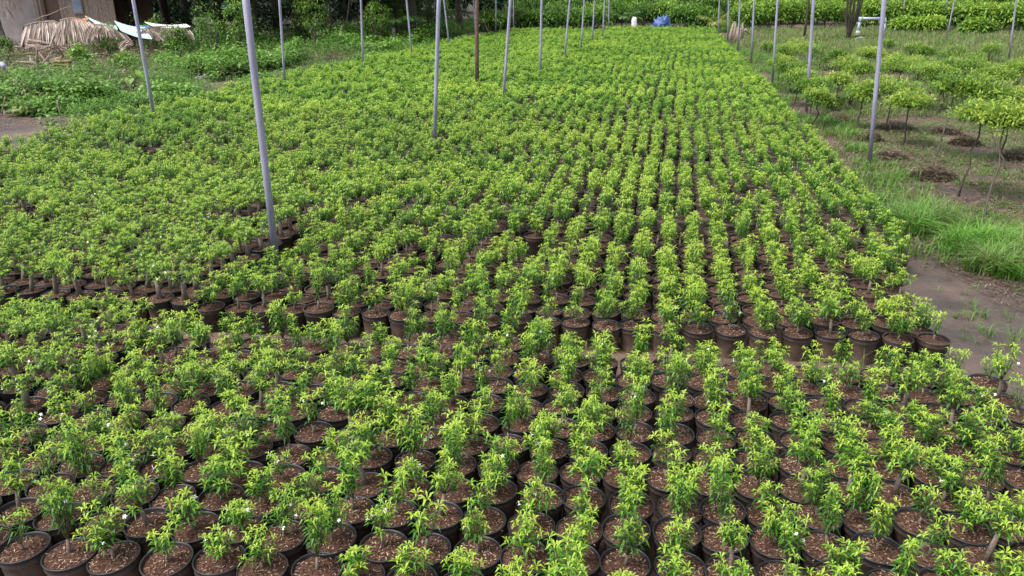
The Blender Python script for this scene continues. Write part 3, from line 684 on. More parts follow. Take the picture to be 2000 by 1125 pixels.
def tufts(g, poly, ntuft, per, h, w=.006, spread=.05, age=(.55, .12), bend=(.3, 1.0), thin=None):
    xs = [p[0] for p in poly]; ys = [p[1] for p in poly]; x = rg.uniform(min(xs), max(xs), ntuft * 3); y = rg.uniform(min(ys), max(ys), ntuft * 3)
    k = inside_poly(x, y, poly)
    if thin: 
        nz = np.array([mnoise.noise((a * thin[0], b * thin[0], 7)) for a, b in zip(x, y)]); k &= nz > thin[1]
    x, y = x[k][:ntuft], y[k][:ntuft]; n = len(x)
    if n == 0: return
    hz = np.array([hills(a, b) for a, b in zip(x, y)]) - .01
    c = np.repeat(np.stack([x, y, hz], 1), per, 0); m = len(c); c[:, :2] += rg.normal(0, spread, (m, 2))
    ht = np.repeat(rg.uniform(.6, 1.2, n), per) * rg.uniform(.5, 1.1, m) * h; tone = np.repeat(rg.normal(0, age[1], n), per)
    blades(g, rg, c, ht, np.full(m, w) * rg.uniform(.7, 1.3, m), rg.uniform(bend[0], bend[1], m), np.clip(age[0] + tone + rg.normal(0, .08, m), 0, 1))
grass = G()
tufts(grass, poly_px([(1700, 425), (1750, 405), (1870, 445), (2080, 490), (2080, 560), (1990, 552), (1900, 535), (1830, 515), (1770, 470)]), 170, 60, .44, .012, .05, (.56, .26), (.3, 1.35), (1.6, .0))
tufts(grass, poly_px([(1720, 400), (1800, 400), (2100, 440), (2100, 500), (1800, 450)]), 520, 14, .14, .006, .06, (.42, .2))
tufts(grass, poly_px([(1690, 400), (1700, 340), (1590, 215), (1440, 95), (1480, 95), (1640, 215), (1760, 340), (1745, 405)]), 1900, 18, .26, .012, .08, (.56, .2), (.2, 1.0), (1.3, -.1))
tufts(grass, [tuple(ST(s_, t_)) for s_, t_ in ((2.95, 9), (3.15, 20), (3.35, 54), (4.4, 54), (4.4, 20), (4.3, 12), (3.6, 9))], 2300, 16, .26, .014, .09, (.48, .2), (.2, 1.0), (1.1, -.15))
tufts(grass, poly_px([(1850, 615), (1900, 605), (1980, 640), (1990, 690), (1900, 660)]), 8, 16, .22, .007, .02, (.5, .12), (.8, 1.3))
tufts(grass, poly_px([(1760, 560), (2080, 570), (2080, 900), (2000, 800), (1960, 740), (1850, 640)]), 26, 9, .14, .005, .015, (.5, .15), (.6, 1.3))
# thin creeping growth on the plot, denser further back
tufts(grass, poly_px([(1640, 300), (1640, 200), (2100, 200), (2100, 450), (1740, 395)]), 4600, 10, .10, .010, .07, (.38, .18), (.5, 1.3), (.9, -.2))
tufts(grass, poly_px([(1480, 110), (1500, 90), (2150, 110), (2150, 230), (1640, 230)]), 3400, 12, .26, .018, .13, (.34, .2), (.3, 1.0), (.45, -.22))
tufts(grass, poly_px([(1440, 92), (1440, 60), (2200, 60), (2200, 120), (1500, 110)]), 3600, 12, .48, .026, .25, (.27, .16), (.2, .8))
tufts(grass, poly_px([(1330, 46), (1400, 44), (1450, 46), (1450, 70), (1400, 60)]), 500, 10, .4, .035, .3, (.5, .12), (.2, .8))
tufts(grass, [tuple(ST(s_, t_)) for s_, t_ in ((-3.5, 6.2), (2.5, 5.75), (2.5, 6.25), (-3.5, 6.45))], 16, 8, .2, .006, .02, (.5, .15), (.3, .9))
tag(grass.build('grass', 'grass'), 'rough green grass growing over the plot and the edge of the path', 'grass', kind='stuff')
# dead weeds and litter around the saplings
lit = G()
def litter(poly, n, L=.09, W=.18, thin=None, z=.0, hz=.04, age=(.45, .22)):
    xs = [p[0] for p in poly]; ys = [p[1] for p in poly]; x = rg.uniform(min(xs), max(xs), n * 3); y = rg.uniform(min(ys), max(ys), n * 3); k = inside_poly(x, y, poly)
    if thin:
        nz = np.array([mnoise.noise((a * thin[0], b * thin[0], 2)) for a, b in zip(x, y)]); k &= nz > thin[1]
    x, y = x[k][:n], y[k][:n]; m = len(x)
    if m == 0: return
    B = np.stack([x, y, np.array([hills(a, b) for a, b in zip(x, y)]) + rg.uniform(0, hz, m)], 1)
    LL = L * rg.uniform(.5, 1.6, m); leaves(lit, B, scatter_dirs(rg, m, -.1, .35), LL, LL * W, .05, np.clip(rg.normal(age[0], age[1], m), 0, 1), 0, 1)
litter(poly_px([(1640, 300), (1600, 220), (2100, 220), (2100, 470), (1740, 400)]), 26000, .075, .15, (.9, -.3), 0, .05, (.55, .25))
litter(poly_px([(1700, 420), (1900, 440), (2100, 470), (2100, 640), (1950, 600)]), 5000, .06, .14)
litter(poly_px([(1500, 110), (1530, 100), (2100, 150), (2100, 230), (1620, 230)]), 12000, .14, .16, (.6, -.2), 0, .1, (.55, .25))
litter([tuple(ST(s_, t_)) for s_, t_ in ((2.7, 4), (2.9, 9), (4.4, 8), (5, 4))], 500, .035, .22, None, 0, .01, (.4, .3))
litter([tuple(ST(s_, t_)) for s_, t_ in ((3.2, 9), (3.4, 25), (5.5, 25), (5.5, 9))], 7000, .10, .14, None, 0, .06, (.5, .25))
tag(lit.build('dead_litter', 'litter'), 'dry brown stalks and leaf litter lying on the sapling plot', 'plant litter', kind='stuff')
MOUNDS = [(1820, 348, .55, 'brown mulch heap around the bent trunk of the tall slender sapling'), (1750, 255, .6, 'dark mulch heap right of the thick leaning pole'),
          (1640, 240, .5, 'dark mulch heap left of the thick leaning pole'), (1735, 310, .5, 'low dark mulch heap at the foot of the thick leaning pole'),
          (1845, 262, .5, 'dark reddish mulch heap below the second rank of saplings'), (1885, 283, .45, 'dark mulch heap left of the nearest saplings'),
          (1700, 275, .4, 'small mulch heap directly behind the thick leaning pole foot'), (1990, 310, .5, 'mulch heap at the right picture edge')]
for i, (mx, my, r, lab) in enumerate(MOUNDS):
    rng = np.random.default_rng(700 + i); c = P(mx, my, 0); g = G(); n = 1300; r = r * .8
    a = rng.uniform(0, 6.283, n); q = np.sqrt(rng.uniform(0, 1, n)); zz = .22 * (1 - q * q) * rng.uniform(.3, 1.1, n)
    B = np.stack([q * r * np.cos(a), q * r * .7 * np.sin(a), zz], 1)
    LL = .10 * rng.uniform(.4, 1.4, n); leaves(g, B, scatter_dirs(rng, n, -.3, .4), LL, LL * .2, .1, np.clip(rng.normal(.3, .25, n), 0, 1), 0, 1)
    o = g.build('mulch_heap', 'litter', None, (c[0], c[1], hills(c[0], c[1]))); tag(o, lab, 'mulch heap', 'mulch heaps between the saplings')

# ------------------------------------------------------------------ left bank: weeds
CLEAR = [poly_px(q) for q in ([(50, 175), (50, 128), (150, 128), (165, 175)], [(170, 165), (190, 95), (335, 90), (330, 125), (250, 150)], [(20, 130), (60, 96), (160, 96), (170, 120), (90, 128)], [(235, 205), (235, 165), (290, 165), (290, 205)], [(-10, 185), (-10, 140), (35, 140), (35, 185)], [(370, 178), (375, 150), (412, 148), (415, 172)])]
weeds = G(); rw = np.random.default_rng(21)
def weed_field(poly, n, L, hmax, clump=.5, base=.2, top=.75, thin=-.2, W=.5, dens=24):
    xs = [p[0] for p in poly]; ys = [p[1] for p in poly]; x = rw.uniform(min(xs), max(xs), n * 3); y = rw.uniform(min(ys), max(ys), n * 3); k = inside_poly(x, y, poly)
    x, y = x[k], y[k]; nz = np.array([mnoise.noise((a * clump, b * clump, 5)) for a, b in zip(x, y)]); k = nz > thin; x, y, nz = x[k][:n], y[k][:n], nz[k][:n]
    keep = np.ones(len(x), bool)
    for poly2 in CLEAR: keep &= ~(inside_poly(x, y, poly2) & (rw.uniform(0, 1, len(x)) < (.8 if poly2 is CLEAR[1] else .85)))
    x, y, nz = x[keep], y[keep], nz[keep]; m = len(x)
    if not m: return
    sp = np.array([mnoise.noise((a * .22, b * .22, 9)) for a, b in zip(x, y)])
    hh = hmax * (.45 + np.clip(nz + .3, 0, 1)) * rw.uniform(.5, 1.1, m)
    gz = np.array([hills(a, b) for a, b in zip(x, y)])
    B = np.repeat(np.stack([x, y, gz], 1), dens, 0); mm = len(B); q = rw.uniform(0, 1, mm); H_ = np.repeat(hh, dens)
    d = scatter_dirs(rw, mm, -.3, .7); rad = (.25 + .75 * q) * L * 2.0
    B = B + d * rad[:, None] * np.array([1, 1, .3]); B[:, 2] = np.maximum(B[:, 2], 0) + H_ * q
    LL = L * rw.uniform(.6, 1.35, mm) * np.repeat(np.where(sp > .08, 1.25, .85), dens)
    A = base + (top - base) * (.35 * q + .4 * np.repeat(np.clip(sp + .45, 0, 1), dens)) + np.repeat(rw.normal(0, .08, m), dens) + rw.normal(0, .07, mm)
    leaves(weeds, B, d + rw.normal(0, .3, (mm, 3)), LL, LL * np.where(np.repeat(sp > .08, dens), .75, .35) * (W / .5), rw.uniform(.1, .5, mm), np.clip(A, 0, 1), 0, 1)
weed_field(poly_px([(-150, 235), (0, 215), (60, 232), (140, 222), (240, 205), (330, 185), (450, 152), (540, 133), (450, 128), (330, 130), (200, 135), (-100, 170)]), 4200, .10, .75, .9, .25, 1.05, -.75)
weed_field(poly_px([(450, 155), (640, 120), (760, 104), (850, 83), (930, 63), (1000, 53), (860, 60), (640, 85), (420, 120)]), 3000, .12, .9, .5, .25, 1., -.8)
weed_field([tuple(ST(s_, t_)) for s_, t_ in ((-12.15, 16.5), (-12.05, 28), (-11.2, 45), (-10.4, 54), (-12.5, 54), (-14.5, 28), (-14, 16.5))], 2600, .10, .4, .5, .3, .95, -.8)
weed_field(poly_px([(-150, 175), (200, 135), (430, 122), (640, 86), (600, 78), (380, 98), (200, 108), (-150, 130)]), 1500, .12, .95, .45, .2, 1., -.08)
weed_field(poly_px([(600, 82), (860, 62), (1000, 52), (1000, 44), (700, 60)]), 2200, .17, .9, .35, .3, 1., -.9)
weed_field(poly_px([(120, 222), (160, 235), (360, 192), (420, 165), (330, 170), (200, 200)]), 900, .10, .5, .9, .35, 1.05, -1)
weed_field(poly_px([(0, 160), (120, 130), (260, 120), (260, 100), (100, 100), (-100, 110)]), 300, .12, .35, .45, .1, .7, .0)
weed_field(poly_px([(180, 118), (420, 128), (640, 92), (760, 80), (860, 64), (700, 66), (420, 92), (190, 98)]), 700, .13, 1.5, .7, .05, .75, .0, .4, 30)
weed_field(poly_px([(0, 200), (60, 215), (330, 175), (300, 150), (60, 180)]), 500, .10, 1.0, .9, .1, .9, .05, .4, 28)
tag(weeds.build('weeds', 'weed'), 'tangle of wild green weeds on the bank left of the field', 'weeds', kind='stuff')
lit = G()
litter(poly_px([(-100, 240), (100, 215), (300, 180), (400, 110), (350, 90), (-100, 95)]), 22000, .30, .10, None, 0, .5, (.42, .28))
litter(poly_px([(-50, 265), (0, 235), (130, 232), (200, 222), (130, 240)]), 900, .08, .14)
litter(poly_px([(300, 190), (540, 140), (850, 85), (900, 60), (560, 90), (350, 100)]), 6000, .34, .09, None, 0, .45, (.42, .25))
tag(lit.build('dead_twigs', 'litter'), 'grey brown twigs and dead leaves heaped among the weeds on the left bank', 'plant litter', kind='stuff')
for i, (x, y, w, h, lab) in enumerate([
    (215, 118, 60, 1.3, 'green feathery shrub at the lower end of the turquoise sheet'), (310, 105, 45, 1.5, 'bright green shrub under the white sheet'),
    (355, 118, 40, 1.3, 'rounded dark green shrub in front of the shed post'), (420, 122, 60, 2.0, 'shrub with upright leafy shoots before the dark trees'),
    (470, 122, 55, 2.4, 'tall loose shrub left of the nearest thick pole top'), (615, 98, 70, 2.3, 'wide bright shrub right of the first left edge pole'),
    (575, 118, 50, 1.1, 'low leafy shrub at the foot of the first left edge pole'), (740, 92, 60, 2.0, 'leafy shrub right of the second left edge pole'),
    (775, 80, 50, 2.3, 'shrub below the small palm fronds'), (835, 74, 60, 2.6, 'dense green shrub between the palm fronds and the wooden post'),
    (870, 66, 45, 2.0, 'low dense shrub behind the last left edge pole'), (158, 138, 40, 1.0, 'yellow-green shrub beside the stacked planks'),
    (5, 115, 40, 1.0, 'green shrub at the foot of the coconut palm'), (40, 178, 60, .6, 'low spreading shrub in front of the root pile'),
    (380, 150, 60, .8, 'pale green low shrub by the white log'), (460, 140, 55, .9, 'pale big-leaved low shrub near the white log'), (250, 145, 50, .9, 'low shrub behind the big taro leaves')]):
    c = P(x, y, 0); D_ = np.linalg.norm(c - np.array([0, 0, 3.1])); w_ = w * D_ / FPX
    bush('shrub', lab, 'shrub', c[0], c[1], 0, w_, h * (1.3 if h > 1.2 else 1), int(700 + 320 * w_), .15, .28 if i % 2 else .42, 'bush' if i % 3 else 'weed', 800 + i, 'wild shrubs on the left bank', .2, .85)

# ------------------------------------------------------------------ back: bushes, hedge and trees
M['shade_humus'] = simple('shade_toned_humus', [(0.3, (0.012, 0.012, 0.006)), (0.6, (0.035, 0.032, 0.016)), (0.8, (0.05, 0.06, 0.022))], 1.2, 0.95, 0.6, 0.05)  # humus colour near black, with the shade of the tree canopy put into it
def sheet_ground(name, pts, mat, z=.012):
    n = len(pts); v = [(x, y, z) for x, y in pts] + [(x * 5, 700, z) for x, y in pts]; g = G(); g.add(v, quads([(i, i + 1, i + 1 + n, i + n) for i in range(n - 1)])); return tag(g.build(name, mat), kind='structure')
sheet_ground('shade_toned_floor', [(-90, 49), (-30, 48), (-19, 46), (-13, 44), (-9, 50), (-2, 60), (15.5, 61), (60, 63), (90, 64)], 'shade_humus')  # dark sheet under the back trees, its colour carries their shade
def px_at(x, Yd): 
    return (x - 1000) / FPX * (Yd * math.cos(PITCH) + (CAM_H) * math.sin(PITCH))
BB = []
names_mid = ['left of', 'right of']
for i, (x, Yd, w, h, lab) in enumerate([
    (965, 60, 3.2, 1.5, 'lush bush right behind the very thin far pole'), (1010, 62, 3.4, 1.7, 'lush light green bush at the back left end of the field'),
    (1060, 61, 3.4, 1.6, 'lush bush behind the fourth pole of the middle row'), (1085, 64, 3.4, 1.9, 'taller bush between the fourth and fifth middle poles'),
    (1125, 62, 3.6, 1.5, 'darker leafy bush behind the fifth middle pole'), (1160, 64, 3.6, 1.8, 'leafy bush behind the seventh middle pole'),
    (1200, 66, 3.6, 2.1, 'leafy bush left of the white sack'), (1255, 68, 4.0, 2.2, 'leafy bush behind the white sack'), (1300, 68, 4.0, 2.1, 'leafy bush behind the blue tarp'),
    (1345, 66, 3.6, 1.9, 'leafy bush right of the blue tarp'), (1375, 65, 3.0, 1.6, 'leafy bush left of the yellowing palm'),
    (1030, 72, 5, 2.7, 'tall back bush above the far left corner of the field'), (1120, 74, 5, 2.6, 'tall back bush behind the middle poles'), (1210, 76, 5, 2.9, 'tall back bush behind the small palm'),
    (1320, 76, 5, 2.9, 'tall back bush behind the blue tarp'), (1395, 76, 4.5, 3.0, 'tall back bush behind the yellowing palm')]):
    bush('bush', lab, 'bush', px_at(x, Yd), Yd, 0, w, h, 2600, .30, .32, 'bush', 900 + i, 'bushes behind the field', .2, .8)
for i, (x, Yd, w, h, lab) in enumerate([
    (1460, 62, 3.4, 2.0, 'hedge bush right of the broken stump'), (1500, 63, 3.4, 2.4, 'hedge bush behind the third right edge pole'), (1545, 64, 3.6, 2.3, 'hedge bush left of the dark wooden post'),
    (1612, 64, 3.6, 2.3, 'hedge bush left of the many-stemmed tree'), (1690, 64, 3.8, 2.3, 'hedge bush behind the pump pipe'), (1740, 63, 3.6, 2.2, 'hedge bush right behind the thick pole top'),
    (1785, 62, 3.6, 2.2, 'hedge bush right of the thick pole top'), (1830, 61, 3.6, 2.1, 'hedge bush behind the leaning far poles'), (1880, 61, 3.6, 2.2, 'hedge bush right of the leaning far pole'),
    (1925, 60, 3.6, 2.1, 'hedge bush left of the far right pole'), (1970, 59, 3.8, 2.1, 'hedge bush behind the far right pole'), (2015, 58, 3.6, 2.1, 'hedge bush at the right picture edge'),
    (1765, 58, 2.4, 1.1, 'low front bush below the hedge, right of the thick pole'), (1815, 57, 2.4, 1.2, 'low front bush below the hedge, between the far poles'), (1905, 55, 2.6, 1.1, 'low front bush below the hedge, left of the far right pole'),
    (1660, 72, 5, 3.2, 'tall bush behind the many-stemmed tree'), (1760, 72, 5, 2.8, 'tall back bush behind the hedge, right of the thick pole'), (1880, 70, 5, 2.8, 'tall back bush behind the hedge, near the far poles'), (1990, 70, 5, 2.9, 'tall back bush at the right picture edge'), (1480, 72, 5, 3.2, 'tall back bush behind the broken stump'), (1560, 73, 5, 3.1, 'tall back bush behind the dark wooden post')]):
    bush('bush', lab, 'bush', px_at(x, Yd), Yd, 0, w, h, 2800, .28, .42, 'bush', 940 + i, 'hedge behind the sapling plot', .4, 1.05)

def tree(name, label, x, Yd, h, cr, r0, seed, mat='dark_leaf', low=.34, n=4200, L=.46, base=.1, top=.6, group='shady trees behind the left bank'):
    rng = np.random.default_rng(seed); X_ = px_at(x, Yd); o = thing(name, label, 'tree', (X_, Yd, 0), 0, group)
    fo, st = G(), G(); cc = leaf_cloud(fo, rng, (0, 0, h * (low + 1) / 2), (cr * 1.15, cr * 1.15, h * (1 - low) / 2 * 1.15), n, L, .55, 40, base, top)
    limbs(st, rng, (0, 0, -.1), (rng.normal(0, .3), rng.normal(0, .3), h * .75), r0, cc[:9], 0, 10)
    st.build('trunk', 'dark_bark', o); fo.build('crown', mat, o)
for i, (x, Yd, h, cr, r0, lab) in enumerate([
    (262, 46, 8, 3.6, .22, 'dark tree right of the shed wall'), (330, 50, 9, 4.0, .30, 'dark tree behind the white sheet'), (395, 44, 8, 3.6, .25, 'dark trunk between the shed post and the nearest pole'),
    (440, 48, 9, 4.0, .35, 'thick dark trunk left of the nearest thick pole'), (500, 46, 8, 3.6, .25, 'dark trunk right of the nearest thick pole'), (590, 50, 9, 4.0, .32, 'dark tree right of the first left edge pole'),
    (645, 48, 8, 3.6, .28, 'twin dark trunk left of the leaning bare stick'), (720, 54, 9, 4.0, .3, 'dark tree right of the second left edge pole'), (780, 52, 8, 3.4, .3, 'dark trunk behind the palm fronds'),
    (812, 50, 8, 3.4, .33, 'pale dark-streaked trunk right of the third left edge pole'), (900, 62, 9, 4.0, .3, 'tree behind the wooden post'),
    (365, 60, 10, 4.6, .3, 'far dark tree deep in the shade on the left'), (540, 62, 10, 4.6, .3, 'far dark tree deep in the shade by the first left edge pole'), (680, 64, 10, 4.6, .3, 'far dark tree deep in the shade behind the bare stick'),
    (840, 70, 10, 4.6, .3, 'far dark tree deep in the shade left of the wooden post'), (210, 58, 10, 4.6, .3, 'far dark tree behind the shed')]):
    tree('tree', lab, x, Yd, h, cr, r0, 1000 + i, low=.14 if i in (2, 5, 8, 11, 13) else .34)
for i, (x, Yd, lab) in enumerate([(1010, 86, 'tall far tree above the left end of the back bushes'), (1100, 90, 'tall far tree behind the middle poles'), (1190, 86, 'tall far tree left of the small palm'),
    (1280, 88, 'tall far tree above the blue tarp'), (1370, 86, 'tall far tree left of the yellowing palm'), (1460, 84, 'tall far tree above the broken stump'), (1560, 86, 'tall far tree above the dark wooden post'),
    (1660, 84, 'tall far tree above the pump pipe'), (1770, 86, 'tall far tree above the hedge, right of the thick pole'), (1880, 84, 'tall far tree above the hedge near the far poles'), (1990, 82, 'tall far tree at the right picture edge')]):
    tree('tree', lab, x, Yd, 8, 4.6, .3, 1100 + i, 'dark_leaf', .12, 3200, .45, .2, .8, 'far trees behind the hedge')
wood = G(); rk = np.random.default_rng(31)
for i in range(46):
    X_ = -75 + i * 3.4 + rk.uniform(-1, 1); leaf_cloud(wood, rk, (X_, 100 + rk.uniform(-5, 8), 4.5), (4.5, 4, 5.5), 1100, .8, .5, 16, .1, .6)
for i in range(70):
    X_ = -66 + i * 1.95; leaf_cloud(wood, rk, (X_, 82 + rk.uniform(-2, 2) - (12 if X_ < -8 else 0), 1.5), (2.2, 1.8, 1.9), 1100, .42, .5, 14, .1, .6)
for i in range(34):
    X_ = -60 + i * 1.6; leaf_cloud(wood, rk, (X_, 60 + rk.uniform(-3, 3) + max(0, X_ + 22) * .35, .8), (1.6, 1.5, 1.3), 500, .32, .4, 12, .1, .55)
tag(wood.build('far_wood', 'dark_leaf'), 'dark mass of far woodland closing the view behind the nursery', 'woodland', kind='stuff')

# palms and fronds
def frond(g, base, d, length, droop, ll, lw, rng, age=.4, agev=.12, hang=.35, mat=0, n=34, bare=.12, rr=.018, smat=1):
    base = np.asarray(base, float); d = unit(np.asarray(d, float)); q = np.linspace(0, 1, 12)[:, None]
    pts = base + d * q * length - np.array([0, 0, 1.0]) * droop * length * q ** 2
    g.addp(tube(pts, np.linspace(rr, rr * .2, 12), 5), smat, .55, True)
    for s in (-1, 1):
        f = np.linspace(bare, .99, n) + rng.normal(0, .004, n); k = np.clip(f * 11, 0, 10.99); i0 = k.astype(int); B = pts[i0] + (pts[i0 + 1] - pts[i0]) * (k - i0)[:, None]
        ax = unit(pts[i0 + 1] - pts[i0]); side = unit(np.cross(ax, [0, 0, 1.0]))
        D = side * s + ax * (.35 + .7 * f[:, None]) - np.array([0, 0, 1.0]) * (hang + rng.uniform(-.12, .12, n))[:, None] + rng.normal(0, .05, (n, 3))
        LL = ll * np.sin(np.clip(.25 + f * 2.6, 0, 3.0)) * rng.uniform(.85, 1.1, n); LL = np.maximum(LL, ll * .25)
        leaves(g, B, D, LL, np.full(n, lw), rng.uniform(.05, .25, n) + hang * .3, np.clip(rng.normal(age, agev, n), 0, 1), mat, 0, .3)
def palm(label, foot, trunk_h, r0, nf, fl, seed, age=.4, name='palm', up=.9, tag_group=None, tilt=(0, 0), trunk_mat='palmbark'):
    rng = np.random.default_rng(seed); o = thing(name, label, 'palm', foot, 0, tag_group); top = np.array([tilt[0], tilt[1], trunk_h])
    if trunk_h > .3:
        q = np.linspace(0, 1, 26)[:, None]; pts = top * q + np.array([0, 0, -.08]) * (1 - q); rad = np.linspace(r0 * 1.15, r0 * .8, 26) * (1 + .05 * (np.arange(26) % 2))
        st = G(); st.addp(tube(pts, rad, 14), 0, .5, True); st.build('trunk', trunk_mat, o)
    for i in range(nf):
        a = i * 2.39996 + rng.uniform(-.2, .2); e = up * rng.uniform(.55, 1.25); g = G()
        frond(g, top, (math.cos(a), math.sin(a), e), fl * rng.uniform(.8, 1.1), .45 + .2 * rng.random(), fl * .24, fl * .017, rng, age, .12, .3, n=30, rr=.012 + .004 * fl)
        g.build('frond', ['palm', 'palm'], o)
    return o
c = P(4, 98, 0); cp = palm('coconut palm with lichen-spotted grey trunk at the left picture edge', c, 7.5, .33, 12, 3.6, 41, tilt=(-.9, .2))
for k, (a_, z_) in enumerate([(.05, 2.9), (-.35, 2.6), (.3, 3.3)]):
    g = G(); frond(g, (.2, -.25, z_), (math.cos(a_), math.sin(a_) - .3, .1), 1.7, .55, .8, .03, np.random.default_rng(60 + k), .35, .15, 1.1, n=26, rr=.02, smat=0); tag(g.build('dead_frond', ['dry'], cp), 'dead grey hanging frond')
palm('young palm with arching fronds behind the left bank shrubs', (px_at(770, 47), 47, 0), .9, .12, 8, 2.6, 42, .35, up=1.3)
palm('slender young palm right of the last left edge pole', (px_at(840, 54), 54, 0), .9, .12, 7, 2.4, 46, .4, up=1.4)
palm('small palm with spreading fronds left of the white sack', (px_at(1222, 64), 64, 0), .5, .1, 9, 2.4, 43, .5, up=2.0)
palm('yellowing small palm behind the right far corner of the field', (px_at(1399, 59), 59, 0), .3, .1, 9, 2.4, 44, .85, up=2.2)
palm('spiky yellow-green young palm at the weedy left edge of the field', P(42, 228, 0), 0, .1, 7, .8, 45, .75, up=2.4)

# ------------------------------------------------------------------ the shed and its clutter (far left)
def at(x, y, z=0): return P(x, y, z)
SY = 43.5                                       # the shed stands about this far off
def shx(x): return px_at(x, SY)
def shz(y): 
    d = ray(0, y); return CAM_H + d[2] * SY / d[1]
shed = thing('shed', 'old weathered shed with stained plaster and board walls behind dry palm thatch', 'shed', (shx(115), SY, 0))
sx0 = shx(115)
def sb(name, mat, x0, x1, z0, z1, dy=0, th=.12, parent=shed, fn=None):
    g = G(); g.addp(box(((shx(x0) + shx(x1)) / 2 - sx0, dy, (z0 + z1) / 2), (abs(shx(x1) - shx(x0)), th, z1 - z0))); return g.build(name, mat, parent)
tag(sb('wall', 'plaster', 0, 86, 0, 2.9), 'pale stained plaster wall')
w2 = sb('wall', 'brown_wood', 107, 131, 0, 2.9, .05, .1); tag(w2, 'dark brown board wall')
sb('post', 'drywood', 86.5, 94, 0, 3.0, -.06, .16); sb('post', 'brown_wood', 100, 106.6, 0, 3.0, -.06, .14)
sb('wall', 'plaster', 94, 100, 0, 2.9, 0, .1)
pw = G(); rp = random.Random(8)
for k in range(17):
    x0 = 131.5 + k * 6.2; pw.addp(box((shx(x0 + 3) - sx0, .04 + rp.uniform(-.015, .015), 1.45), (.165, .03, 2.9 + rp.uniform(-.1, 0)), rotm(0, rp.uniform(-.012, .012), 0)))
tag(pw.build('board_wall', 'drywood', shed), 'wall of vertical weathered grey-brown boards')
wd = sb('window', 'drywood', 158, 178, 1.75, 2.75, -.03, .08); g = G()
g.addp(box(((shx(160) + shx(176)) / 2 - sx0, -.08, 2.25), (abs(shx(176) - shx(160)), .02, .85))); g.build('pane', 'glass', wd)
rf = G()
nxr = 90; X0, X1 = shx(-60) - sx0, shx(255) - sx0
xs = np.linspace(X0, X1, nxr); zc = .03 * np.sin(np.arange(nxr) * math.pi / 2)
Vt = []; 
for yy, z in ((-.25, 2.85), (3.6, 4.1)):
    for k in range(nxr): Vt.append((xs[k], yy, z + zc[k]))
for yy, z in ((-.25, 2.83), (3.6, 4.08)):
    for k in range(nxr): Vt.append((xs[k], yy, z + zc[k]))
I = np.arange(nxr - 1); rf.add(Vt, np.concatenate([quads(np.stack([I, I + 1, I + nxr + 1, I + nxr], 1)), quads(np.stack([I + 2 * nxr, I + 3 * nxr, I + 3 * nxr + 1, I + 2 * nxr + 1], 1))]))
rf.build('roof', 'drywood', shed)
bw = G(); bw.addp(box((shx(115) - sx0, 3.3, 1.45), (X1 - X0 - .8, .12, 2.9))); bw.build('back_wall', 'brown_wood', shed)

# dry palm fronds thrown over a frame as thatch: leaflets hang forwards-down like a fan
def hang_frond(label, x0, y0, x1, y1, dep, ll, seed, slant, n=20, drop=.9, age=.62):
    """a dry frond whose rib runs between two points and whose leaflets hang from it"""
    rng = np.random.default_rng(seed); a = ray_at_depth(x0, y0, dep); b = ray_at_depth(x1, y1, dep - .4); o = thing('dry_palm_frond', label, 'palm frond', (a[0], a[1], 0), 0, 'dry palm fronds thatching the lean-to')
    g = G(); q = np.linspace(0, 1, 9)[:, None]; pts = (a + (b - a) * q) - np.array([a[0], a[1], 0]); pts[:, 2] += .12 * np.sin(q[:, 0] * 3.14)
    g.addp(tube(pts, np.linspace(.035, .012, 9), 6), 0, .4, True); g.build('rib', ['dry'], o)
    f = np.linspace(.02, .98, n); k = f * 7.99; i0 = k.astype(int); B = pts[i0] + (pts[i0 + 1] - pts[i0]) * (k - i0)[:, None]
    g = G()
    for layer in range(2):
        D = np.stack([slant * (-.15 + 1.6 * f) + rng.normal(0, .035, n), np.full(n, -.75 - .1 * layer) + rng.normal(0, .04, n), -drop + rng.normal(0, .05, n)], 1)
        leaves(g, B + rng.normal(0, .02, (n, 3)), D, ll * rng.uniform(.85, 1.1, n), .125, .04, np.clip(rng.normal(age + .15 - .35 * layer, .17, n), 0, 1), 0, 0, .35)
    g.build('leaflets', 'dry', o)
hang_frond('pale dry palm frond fanned out at the left of the thatch', 50, 50, 118, 46, 36.5, 1.15, 51, .45, 19)
hang_frond('large pale dry palm frond hanging in the middle of the thatch', 117, 40, 172, 42, 36.0, 1.45, 52, .75, 24)
hang_frond('dark ragged dry palm frond between the two pale ones', 88, 42, 128, 52, 37.0, .8, 53, .7, 15, .7, .35)
hang_frond('dry palm frond hanging below the turquoise sheet', 178, 48, 232, 62, 35.5, 1.0, 54, .9, 18, .6, .45)
hang_frond('small pale dry palm frond lying low in front of the turquoise sheet', 238, 84, 262, 88, 33.5, .5, 55, -.6, 9, .5, .7)
hang_frond('brown frond heap under the white sheet', 285, 55, 370, 58, 37.5, .9, 56, .4, 26, .7, .3)
hang_frond('grey frond under the blue sheet', 270, 58, 310, 66, 36.8, .9, 57, .8, 16, .6, .35)

